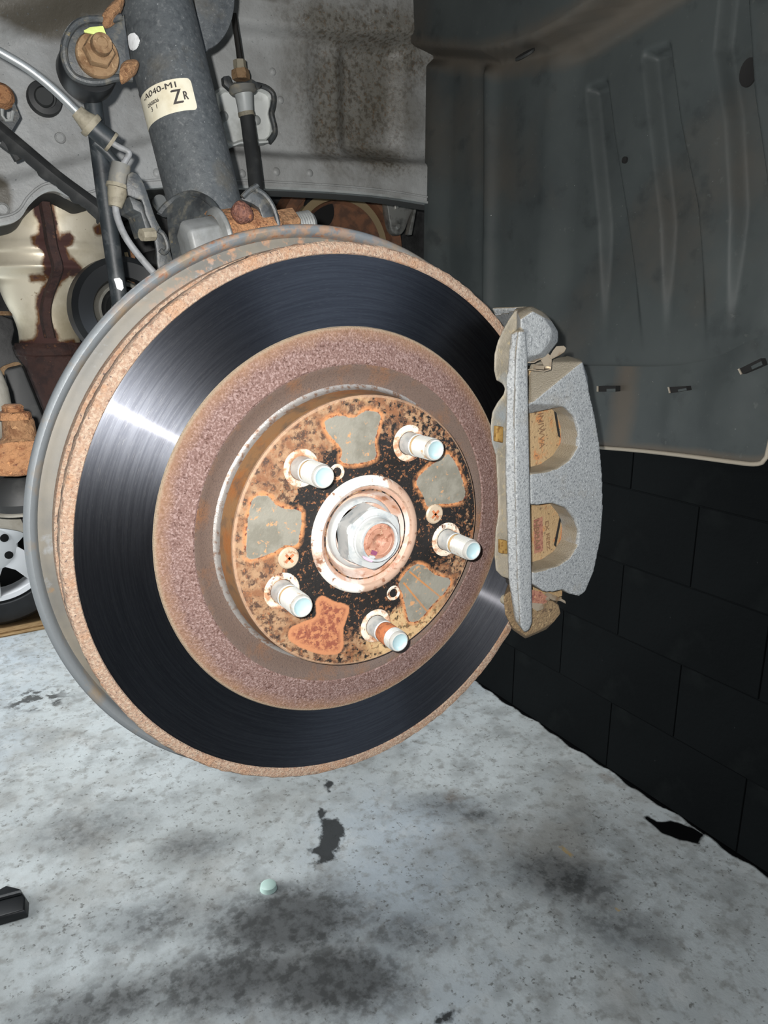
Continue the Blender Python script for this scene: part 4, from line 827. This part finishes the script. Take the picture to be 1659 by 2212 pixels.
pxtube([(505, 30, 13), (509, 62, 13), (514, 95, 13), (519, 132, 14)], .34, M['dark_tube'], 'steel_line', bh)
pxtube([(517, 130, 27), (519, 150, 28)], .34, M['tan_grommet'], 'line_nut', bh, 1, 6)
pxtube([(518, 150, 36), (520, 162, 40), (521, 172, 38)], .34, M['rust_dusty'], 'hex_fitting', bh, 1, 6)
pxtube([(523, 186, 56), (525, 198, 60), (526, 203, 52)], .335, M['grey_plastic'], 'collar', bh, 1, 28)
pxtube([(526, 202, 40), (529, 225, 35), (531, 244, 33)], .335, M['panel_grey'], 'crimp', bh, 2)
pxtube([(531, 242, 35), (533, 251, 35)], .335, M['tan_grommet'], 'crimp_ring', bh, 1)
pxtube([(533, 250, 30), (540, 300, 31), (547, 350, 31), (554, 415, 32), (560, 470, 32)], [.335, .33, .32, .31, .30], M['black_rubber'], 'hose', bh)

# ------------------------------------------------------------------ fender liner
XL = .32
ln = thing('fender_liner', 'black ribbed plastic wheel-arch liner, dusty, on the right', 'fender liner', at(1300, 500, X=XL))
def yz(px, py): w = at(px, py, X=XL); return w.y, w.z
ys = np.linspace(-.10, .405, 330); nzl = 230
seam = np.array(sorted([yz(*p) for p in [(932, 838), (1280, 838), (1330, 841), (1400, 844), (1450, 843), (1500, 836), (1545, 822), (1600, 795), (1640, 782), (1700, 772), (1800, 765)]]))
zbm = np.interp(ys, seam[:, 0], seam[:, 1]); TT = np.linspace(0, 1, nzl)
ZL = zbm[None, :] + (.60 - zbm[None, :]) * TT[:, None]; YL = np.repeat(ys[None, :], nzl, 0)
led0 = np.array(sorted([yz(*p) for p in [(932, 122), (1000, 128), (1085, 136), (1140, 128), (1200, 112), (1260, 84), (1330, 40), (1420, -20), (1520, -80)]]))
led1 = np.array(sorted([yz(*p) for p in [(932, 112), (1000, 104), (1060, 94), (1140, 82), (1200, 66), (1270, 36), (1340, -6), (1420, -70), (1520, -140)]]))
def rib(L, R, zt, zb_, h, wl=.004, wr=.003):
    L = np.array(sorted([yz(*p)[::-1] for p in L])); R = np.array(sorted([yz(*p)[::-1] for p in R]))
    yl = np.interp(ZL, L[:, 0], L[:, 1]); yr = np.interp(ZL, R[:, 0], R[:, 1])
    return h * sm(YL, yl + wl, yl - wl) * sm(YL, yr - wr, yr + wr) * sm(ZL, zt + .002, zt - .004) * sm(ZL, zb_, zb_ + .12)
D = np.zeros_like(YL)
D += rib([(1250, 180), (1262, 300), (1280, 480), (1288, 760)], [(1290, 180), (1305, 300), (1332, 470), (1372, 760)], yz(1268, 178)[1], yz(1300, 780)[1], -.011)
D += rib([(1372, 105), (1388, 250), (1415, 480), (1420, 760)], [(1424, 100), (1445, 260), (1482, 440), (1508, 745)], yz(1395, 100)[1], yz(1450, 780)[1], -.012)
D += rib([(1530, 100), (1555, 250), (1566, 450), (1556, 740)], [(1590, 0), (1604, 200), (1640, 450), (1655, 800)], .60, yz(1580, 780)[1], -.013)
ga = np.array(sorted([yz(*p)[::-1] for p in [(1056, 140), (1056, 400), (1052, 700)]])); gc = np.interp(ZL, ga[:, 0], ga[:, 1])
low = sm(ZL, np.interp(YL, led0[:, 0], led0[:, 1]) + .0, np.interp(YL, led0[:, 0], led0[:, 1]) - .012)
D += .009 * np.exp(-((YL - gc + .004) / .009) ** 2) * low
D -= .004 * np.exp(-((YL - gc - .014) / .010) ** 2) * low
D += .006 * sm(YL, .352, .375) * 0 + .010 * sm(YL, yz(980, 300)[0], yz(940, 300)[0]) * low
D -= .018 * sm(YL, yz(1200, 400)[0] + .02, yz(1200, 400)[0] - .02) * low * .6
zl0 = np.interp(YL, led0[:, 0], led0[:, 1]); zl1 = np.interp(YL, led1[:, 0], led1[:, 1])
led = sm(ZL, zl0, zl0 + .008); D += led * .030
D += .10 * np.clip(ZL - zl1, 0, 1) ** 1.2 * led
D -= .03 * sm(YL, .0, -.1)
XLm = XL - D
def holes(o_, polys): pass
me = bpy.data.meshes.new('l'); ii = np.arange(YL.size).reshape(YL.shape)
me.from_pydata(np.stack([XLm.ravel(), YL.ravel(), ZL.ravel()], 1).tolist(), [], np.stack([ii[:-1, :-1], ii[1:, :-1], ii[1:, 1:], ii[:-1, 1:]], -1).reshape(-1, 4).tolist())
lsh = link('liner_shell', me, M['liner_plastic'], ln, smooth=180)
dust = np.exp(-((ZL - zl0) / .02) ** 2) * .9 + .75 * np.exp(-((ZL - zbm[None, :] - .006) / .012) ** 2) * np.exp(-((YL - yz(1340, 820)[0]) / .05) ** 2)
attr(lsh, 'dust', dust.ravel())
# lower overlapped piece with its pale rolled edge
lb = cr([(932, 930), (1100, 945), (1290, 963), (1400, 972), (1500, 983), (1600, 996), (1648, 1000), (1668, 990), (1676, 960), (1690, 900)], 4)
w = [at(p[0], p[1], X=.330) for p in lb]
ysl = np.linspace(-.075, .395, 160); order = np.argsort([p.y for p in w]); zlow = np.interp(ysl, np.array([p.y for p in w])[order], np.array([p.z for p in w])[order])
ztop = np.interp(ysl, seam[:, 0], seam[:, 1]) + .02
rows = []
for t in np.linspace(0, 1, 24):
    z = ztop * (1 - t) + zlow * t
    xo = .327 - .006 * np.exp(-((ysl - yz(1560, 900)[0]) / .02) ** 2) * math.sin(PI * t) - .004 * np.exp(-((ysl - yz(1450, 900)[0]) / .012) ** 2) * math.sin(PI * t) - .004 * t
    rows.append([Vector((a, b_, c_)) for a, b_, c_ in zip(xo, ysl, z)])
lp = link('lower_liner', B().loft(rows, closed=False), M['liner_plastic'], ln, smooth=180)
v = wverts(lp); attr(lp, 'dust', np.maximum(.9 * np.exp(-((v[:, 1] - yz(1335, 900)[0]) / .02) ** 2), np.exp(-((v[:, 2] - np.interp(v[:, 1], ysl, zlow)) / .008) ** 2)))
link('seam_shadow', B().tube([Vector((.3192 - float(np.interp(a, ys, D[2])) , a, float(np.interp(a, ys, zbm)))) for a in ysl[1:-1]], .0013, 8), M['liner_dark'], ln, smooth=180)  # dark tube drawn in place of the seam's weak shadow line
link('lower_edge', B().tube([Vector((.3215, a, b_)) for a, b_ in zip(ysl, zlow)], .0018, 10), M['liner_lip'], ln, smooth=180)
def lx(px, py, off):                                               # a spot on the liner's own face
    y_, z_ = yz(px, py)
    i_ = int(np.clip(np.searchsorted(ys, y_), 1, len(ys) - 1)); col = ZL[:, i_]; k_ = int(np.clip(np.searchsorted(col, z_), 1, nzl - 1))
    return Vector((XLm[k_, i_] + off, y_, z_))
for (px_, py_, a, bq) in ((1575, 145, 18, 29), (1332, 343, 6, 7)):
    c = lx(px_, py_, -.0012); k = mpp(c)
    rgs = [[c + Vector((dx, math.cos(t) * a * k * s_ * 1.15, math.sin(t) * bq * k * s_)) for t in np.linspace(0, 2 * PI, 24, endpoint=False)] for s_, dx in ((1.0, .002), (.98, -.0006), (.8, .0002))]
    link('plug_hole', B().loft(rgs), M['black_void'], ln)
c = at(1134, 117, X=.300); k = mpp(c)
link('oval_cap', B().loft([[c + Vector((math.sin(t) * .006 * s_ - .002 * (1 - s_), math.cos(t) * 26 * k * s_, math.sin(t) * 10 * k * s_ + dz)) for t in np.linspace(0, 2 * PI, 24, endpoint=False)] for s_, dz in ((1, .001), (1, -.0012), (.85, -.0006))]), M['liner_dark'], ln)
for quad in ([(1293, 834), (1330, 834), (1330, 846), (1293, 846)], [(1446, 836), (1482, 834), (1484, 843), (1449, 849)], [(1598, 796), (1643, 774), (1648, 788), (1604, 808)]):
    P = ats(quad, X=.3185)
    link('slot', B().prism(P, (.006, 0, 0)), M['black_void'], ln)
    link('slot_tab', B().prism([P[1] * .45 + P[0] * .55, P[1], P[2], P[2] * .45 + P[3] * .55], (-.0004, 0, -.0012)) if False else B().prism([P[0] * .5 + P[3] * .5 + (P[1] - P[0]) * .5, P[1] * .55 + P[2] * .45, P[2], P[3] * .5 + P[2] * .5], (-.0006, 0, 0)), M['liner_plastic'], ln)
    link('slot_cheek', B().prism([P[0] + (P[0] - P[1]) * .07, P[0], P[3], P[3] + (P[3] - P[2]) * .07], (-.001, 0, 0)), M['liner_lip'], ln)
link('inner_edge', B().prism([at(936, -60, X=.335), at(950, -60, X=.335), at(960, 108, X=.335), at(948, 112, X=.335)], (.012, 0, 0)), M['panel_grey'], ln)

# ------------------------------------------------------------------ exhaust and things in the engine bay
ec = thing('exhaust_converter', 'pale aluminium exhaust heat shield split by a dark rust-eaten seam', 'exhaust', at(110, 740, Y=.52))
EY = .50
prof = [(438, 112, 122), (480, 108, 124), (520, 106, 124), (534, 106, 128), (546, 106, 130), (558, 106, 126), (572, 104, 127), (584, 103, 131), (593, 100, 112), (602, 98, 97), (620, 92, 86), (650, 90, 73), (690, 100, 63), (720, 106, 60), (752, 110, 62)]
rings = []
for py, pxc, w in cr(prof, 5):
    c = at(pxc, py, Y=EY); r = w * mpp(c)
    rings.append([c + Vector((math.cos(t) * r, math.sin(t) * r * .9, 0)) for t in np.linspace(0, 2 * PI, 120, endpoint=False)])
hs = link('heat_shield', B().loft(rings), M['shield_alu'], ec, smooth=60)
v = wverts(hs); YFr = EY - .05
rust = [[(w_.x, w_.z) for w_ in ats(p, Y=YFr)] for p in (
    [(76, 430), (110, 430), (116, 470), (124, 505), (138, 535), (150, 560), (156, 575), (150, 596), (136, 606), (122, 630), (110, 660), (112, 690), (122, 712), (132, 725), (130, 744), (170, 738), (175, 760), (50, 760), (52, 742), (80, 738), (90, 726), (88, 706), (92, 684), (86, 660), (88, 640), (98, 622), (112, 604), (100, 592), (94, 570), (98, 548), (88, 536), (74, 528), (72, 514), (86, 506), (88, 480), (78, 462)],
    [(128, 520), (134, 508), (148, 504), (158, 514), (152, 528), (138, 534)], [(208, 490), (220, 484), (226, 500), (214, 504)], [(156, 560), (178, 586), (160, 594), (150, 590)], [(70, 596), (96, 596), (100, 604), (72, 604)])]
front = v[:, 1] < EY
attr(hs, 'rust', np.where(front, np.minimum.reduce([sdf(v[:, [0, 2]], p) for p in rust]), .05))
sp_ = [at(a, b_, Y=EY - .062 + c_) for a, b_, c_ in cr([(96, 436, 0), (104, 480, -.001), (112, 530, -.001), (124, 575, -.001), (118, 602, .008), (104, 640, .022), (98, 680, .026), (108, 730, .028)], 4)]
link('seam_flange', B().loft([[p + Vector((-.005, .004, 0)), p + Vector((-.003, -.003, 0)), p + Vector((.004, -.003, 0)), p + Vector((.006, .004, 0))] for p in sp_]), M['dark_rust'], ec)
b = B(); rings = []
for py, pxc, w in cr([(740, 110, 70), (752, 112, 76), (764, 114, 74), (770, 124, 80), (800, 132, 82), (830, 140, 82), (845, 144, 80)], 4):
    c = at(pxc, py, Y=EY); r = w * mpp(c); rings.append([c + Vector((math.cos(t), math.sin(t) * .9, 0)) * r * (1 + .03 * mnoise.noise(Vector((math.cos(t) * 3, math.sin(t) * 3, py * .2)))) for t in np.linspace(0, 2 * PI, 64, endpoint=False)])
link('rusty_flange', b.loft(rings), M['dark_rust'], ec, smooth=60)
pp = [at(*p, Y=EY) for p in ((140, 835), (150, 900), (170, 980))]
link('down_pipe', B().tube(pp, [.036, .034, .034], 32), M['dark_rust'], ec)
cv = thing('drive_shaft_joint', 'black round inner drive shaft joint with pale inner ring, left behind the shield', 'shaft joint', at(265, 670, Y=.36))
c = at(270, 668, Y=.34); k = mpp(c)
link('joint_ring', B().lathe([(62 * k, .004), (66 * k, -.006), (96 * k, -.010), (108 * k, -.004), (110 * k, .03)], c, (.06, 1, .0), 64), M['black_plastic'], cv)
link('pale_ring', B().lathe([(48 * k, .0), (54 * k, -.002), (60 * k, .004), (60 * k, .012)], c, (.06, 1, 0), 64), M['arm_grey'], cv)
link('boot', B().lathe([(0, -.01), (30 * k, -.006), (36 * k, .002), (40 * k, -.004), (44 * k, .002), (48 * k, .008), (62 * k, .012)], c, (.06, 1, 0), 64), M['black_rubber'], cv)
link('shaft', B().tube([c + Vector((0, .02, 0)), Vector((0, .06, 0))], .014, 24), M['cast_alu'], cv)
cpu = thing('crank_pulley', 'dark brown rusty pulley with a tan groove under the panel edge', 'pulley', at(740, 520, Y=.62))
c = at(735, 540, Y=.60); k = mpp(c)
link('pulley_disc', B().lathe([(20 * k, .02), (30 * k, .004), (92 * k, .0), (98 * k, -.006), (100 * k, .0)], c, (0, 1, 0), 80), M['pulley_brown'], cpu)
link('pulley_groove', B().lathe([(100 * k, -.002), (116 * k, -.003), (118 * k, .006)], c, (0, 1, 0), 80), M['pulley_tan'], cpu)
link('pulley_rim', B().lathe([(118 * k, .004), (124 * k, .006), (128 * k, -.006), (150 * k, -.008), (156 * k, .02)], c, (0, 1, 0), 80), M['pulley_brown'], cpu)
link('pulley_hub', B().hexa(c, (0, -1, 0), 22 * k, -.01, .012, .002), M['engine_dark'], cpu)
link('pulley_hole', B().lathe([(0, -.0012), (34 * k, -.0012), (36 * k, .002)], at(690, 455, Y=.60), (0, 1, 0), 32), M['black_void'], cpu)
eb = thing('engine_bracket', 'shiny cast aluminium bracket with a bolt boss, beside the liner edge', 'bracket', at(870, 470, Y=.55))
link('bracket_arm', B().pxprism(cr([(838, 425), (880, 422), (902, 432), (896, 450), (886, 468), (876, 496), (864, 508), (850, 502), (842, 480)], 3, True), .55, .565), M['cast_alu'], eb, bevel=.003)
link('boss', B().lathe([(0, -.004), (.003, -.004), (.0045, -.002), (.005, .002)], at(858, 489, Y=.55), (0, 1, 0), 20), M['cast_alu'], eb)
link('rib', B().pxprism([(852, 424), (862, 424), (868, 446), (860, 452)], .543, .552), M['cast_alu'], eb, bevel=.002)
link('side_rib', B().pxprism([(896, 445), (902, 440), (890, 508), (882, 506)], .552, .562), M['cast_alu'], eb, bevel=.001)
ub = thing('underbody', 'dark sill and grey outer skin of the raised car round the wheel arch', 'underbody', (-1.2, .8, .02))
link('floor_pan', B().prism([(-2.7, .05, .03), (-.50, .05, .03), (-.46, .05, .20), (-.40, .05, .62), (-2.7, .05, .62)], (0, 1.5, 0)), M['engine_dark'], ub, bevel=.01)
link('wheel_arch_rear', B().prism([(-.47, -.06, .0), (-.455, -.06, .0), (-.415, -.06, .25), (-.33, -.06, .52), (-.20, -.06, .68), (-.21, -.06, .70), (-.345, -.06, .53), (-.43, -.06, .25)], (0, .45, 0)), M['liner_dark'], ub)
link('arch_top', B().prism([(-.22, -.06, .68), (.30, -.06, .68), (.30, -.06, .70), (-.22, -.06, .70)], (0, .47, 0)), M['liner_dark'], ub)
link('fender_skin', B().loft([[Vector((x, y, z)) for x, z in [(.30, .02), (.275, .22), (.22, .42), (.10, .58), (-.05, .66), (-.05, .80), (.95, .72), (1.0, .30), (.96, .02)]] for y in (-.112, -.104)]), M['panel_grey'], ub, bevel=.002)
en = thing('engine_block', 'dark engine and gearbox mass in the shadows behind the panel', 'engine', (.1, .8, .25))
link('engine_case', B().prism([(.02, .68, .26), (.60, .68, .30), (.60, .68, -.02), (.40, .68, -.06), (.10, .68, -.02), (.02, .68, .02)], (0, .6, 0)), M['engine_dark'], en, bevel=.01)
link('upper_case', B().box((.12, .92, .44), (.86, .4, .36)), M['engine_dark'], en, bevel=.01)
link('dark_backing', B().prism([(-.38, .95, .08), (.05, .95, .075), (.05, .95, .24), (-.38, .95, .24)], (0, .1, 0)), M['engine_dark'], en, bevel=.004)  # dark slab added to block the bright background in the gaps
link('gearbox_case', B().prism(ats([(150, 380), (420, 380), (420, 700), (260, 760), (215, 700), (200, 560)], Y=.56), (0, .2, 0)), M['engine_dark'], en, bevel=.006)
for (px_, py_, r_) in ((312, 478, 16), (352, 560, 22), (330, 600, 20), (300, 450, 14)):
    c = at(px_, py_, Y=.50); k = mpp(c)
    link('casting_boss', B().lathe([(0, -.01), (r_ * k * .7, -.01), (r_ * k, -.006), (r_ * k * 1.1, .08)], c, (0, 1, 0), 20), M['engine_dark'], en)
pxtube([(272, 545, 7), (276, 565, 7), (278, 590, 7), (282, 630, 7)], .42, M['pulley_tan'], 'copper_pipe', en); pxtube([(284, 535, 9), (288, 560, 9), (288, 590, 9), (284, 640, 9)], .42, M['rust_orange'], 'coolant_pipe', en)
link('bright_plug', B().lathe([(0, -.004), (.006, -.004), (.008, 0), (.008, .02)], at(347, 437, Y=.42), (.5, 1, -.2), 24), M['silver_tube'], en)

# steering arm, tie rod end, lower arm at the left edge
te = thing('tie_rod_end', 'orange rusty steering arm and castle nut at the left edge of the shield', 'steering arm', at(40, 1030, Y=.10))
c = at(32, 985, Y=.115); k = mpp(c); up_ = Vector((.02, 0, 1)).normalized()
bb = B(); bb.hull(ats([(-40, 965), (20, 955), (80, 950), (96, 985), (92, 1020), (40, 1030), (-40, 1028)], Y=.095) + ats([(-40, 965), (20, 955), (80, 955), (110, 985), (110, 1018), (40, 1028), (-40, 1026)], Y=.135))
link('steering_arm', bb, M['rust_orange'], te, remesh=.0014, smit=4)
c1 = at(44, 955, Y=.115)
link('taper_boss', B().lathe([(46 * k, -.004), (42 * k, 4 * k), (34 * k, 12 * k), (32 * k, 44 * k), (30 * k, 50 * k), (0, 51 * k)], c1, up_, 40), M['rust_flake'], te)
c2 = at(30, 905, Y=.112)
link('nut', B().lathe([(36 * k, 0), (35 * k, 12 * k), (30 * k, 16 * k), (0, 16 * k)], c2, up_, 8), M['rust_orange'], te, bevel=.001)
link('thread_end', B().lathe([(22 * k, 12 * k)] + [x for j in range(4) for x in ((22 * k, (14 + j * 4) * k), (20 * k, (16 + j * 4) * k))] + [(16 * k, 31 * k), (0, 32 * k)], c2, up_, 28), M['rust_orange'], te)
bt = thing('ball_joint_boot', 'black rubber boot below the rusty steering arm', 'boot', at(30, 1080, Y=.13))
link('boot_bell', B().lathe([(30 * k, 0), (46 * k, -12 * k), (60 * k, -34 * k), (66 * k, -52 * k), (60 * k, -70 * k), (40 * k, -74 * k), (0, -74 * k)], at(40, 1030, Y=.125), up_, 48), M['black_rubber'], bt)
link('boot_ring', B().lathe([(56 * k, 0), (62 * k, -3 * k), (62 * k, -8 * k), (50 * k, -9 * k)], at(44, 1096, Y=.125), up_, 40), M['arm_grey'], bt)
la = thing('lower_arm', 'dusty grey lower control arm end below the black boot', 'control arm', at(20, 1140, Y=.18))
link('arm_casting', B().pxprism(cr([(-60, 1040), (0, 1040), (20, 1075), (46, 1108), (62, 1118), (80, 1130), (70, 1158), (40, 1150), (0, 1144), (-60, 1142)], 2, True), .16, .20), M['arm_grey'], la, bevel=.003)
link('arm_slot', B().pxprism([(40, 1112), (46, 1116), (56, 1136), (52, 1136)], .158, .162), M['black_void'], la)
eg = thing('engine_mount_post', 'dark steel post with a dusty rusty-edged flange at the left edge', 'bracket', at(10, 760, Y=.3))
link('post_flange', B().lathe([(0, 8 * k), (34 * k, 8 * k), (38 * k, 2 * k), (40 * k, -4 * k), (30 * k, -5 * k)], at(-4, 678, Y=.34), up_, 32), M['rust_dusty'], eg)
link('post', B().pxprism(cr([(-60, 690), (28, 690), (26, 740), (36, 770), (58, 800), (72, 850), (90, 905), (60, 920), (-60, 920)], 2, True), .34, .36), M['engine_dark'], eg, bevel=.002)
link('lower_brace', B().prism(ats([(8, 800), (48, 790), (130, 990), (40, 1000)], Y=.30), (.004, .03, 0)), M['black_rubber'], eg, bevel=.002)
link('tan_patch', B().pxprism(cr([(0, 796), (20, 786), (40, 782), (50, 795), (40, 808), (10, 812)], 2, True), .334, .338), M['rust_dusty'], eg)
ab = one('grey_bracket_end', B().loft([[c_ + Vector((math.cos(t) * r_, math.sin(t) * r_, 0)) for t in np.linspace(0, 2 * PI, 24, endpoint=False)] for c_, r_ in ((at(-14, 800, Y=.15), .004), (at(-14, 840, Y=.15), .008), (at(-12, 880, Y=.15), .0095), (at(-10, 920, Y=.15), .0085), (at(-10, 950, Y=.15), .006))]), M['arm_grey'], 'smooth grey rounded bar end at the left edge above the rusty nut', 'bar end', at(-10, 950, Y=.15))

# ------------------------------------------------------------------ far wheel, board, bits on the floor
wc = Vector((at(-16, 1186, Y=2.8).x, 2.8, FZ + .335)); wc.z = at(-16, 1186, Y=2.8).z; TR = wc.z - (FZ + .012)
wh = thing('car_wheel', 'white alloy wheel with black tyre of a car standing far behind at left', 'wheel', (wc.x, 2.9, FZ))
link('tyre', B().lathe([(TR * .66, .01), (TR * .70, -.012), (TR * .80, -.020), (TR * .92, -.014), (TR * .98, .012), (TR, .05), (TR, .16), (TR * .95, .2), (TR * .66, .2)], wc, (0, 1, 0), 96), M['tyre'], wh)
link('rim_ring', B().lathe([(TR * .67, .005), (TR * .655, -.008), (TR * .60, -.004), (TR * .57, .02), (TR * .57, .16)], wc, (0, 1, 0), 96), M['alloy'], wh)
for s_ in range(5):
    a = math.radians(90 + 20) + 2 * PI * s_ / 5; d = Vector((math.cos(a), 0, math.sin(a))); t = Vector((-d.z, 0, d.x))
    f = lambda r, w_, y: [wc + d * r - t * w_ + Vector((0, y, 0)), wc + d * r + t * w_ + Vector((0, y, 0)), wc + d * r + t * w_ * .8 + Vector((0, y + .04, 0)), wc + d * r - t * w_ * .8 + Vector((0, y + .04, 0))]
    link('spoke', B().loft([f(TR * .12, TR * .16, -.004), f(TR * .34, TR * .13, -.010), f(TR * .60, TR * .20, -.006)]), M['alloy'], wh, bevel=.006)
link('hub_disc', B().lathe([(0, -.012), (TR * .20, -.012), (TR * .26, -.006), (TR * .28, .03)], wc, (0, 1, 0), 48), M['alloy'], wh)
for s_ in range(5):
    a = math.radians(42) + 2 * PI * s_ / 5
    link('lug_hole', B().lathe([(0, -.0128), (.013, -.0130), (.016, -.0125), (.016, -.008)], wc + Vector((math.cos(a), 0, math.sin(a))) * TR * .185, (0, 1, 0), 20), M['black_void'], wh)
link('brake_dark', B().lathe([(0, .08), (TR * .57, .08)], wc, (0, 1, 0), 40), M['black_void'], wh)
bd_ = thing('wooden_board', 'thin tan plywood board on the floor under the far wheel', 'board', (wc.x, 2.9, FZ))
for k_, (yy, zz_) in enumerate(((2.72, .006), (2.745, .012))):
    link('ply', B().box((wc.x, yy + .2, FZ + zz_ / 2 + (.006 * k_) / 2), (1.1, .4, zz_ - .001 - (.006 if k_ else 0))), M['wood'], bd_)
one('bottle_cap', B().lathe([(0, .012), (.013, .012), (.017, .010), (.019, .0), (0, 0)], at(580, 1919, Z=FZ), (0, 0, 1), 24), M['pale_cap'], 'small pale green round cap lying on the stained concrete', 'cap', at(580, 1919, Z=FZ))
c = [at(p[0], p[1], Z=FZ) for p in [(-60, 1950), (0, 1932), (18, 1922), (50, 1930), (64, 1952), (62, 1982), (0, 2000), (-60, 2010)]]
b = B(); b.loft([c, [p + Vector((.0, .0, .018)) + (Vector((at(0, 1965, Z=FZ).x, at(0, 1965, Z=FZ).y, FZ)) - p) * .12 for p in c]])
tr = thing('plastic_trim_piece', 'black folded plastic piece on the floor at the left edge', 'plastic piece', at(0, 1990, Z=FZ))
link('trim_shell', b, M['black_plastic'], tr, bevel=.003)
link('trim_fold', B().tube([p + Vector((0, 0, .02)) for p in ats([(-60, 1975), (10, 1955), (48, 1945)], Z=FZ)], .006, 8), M['black_plastic'], tr)
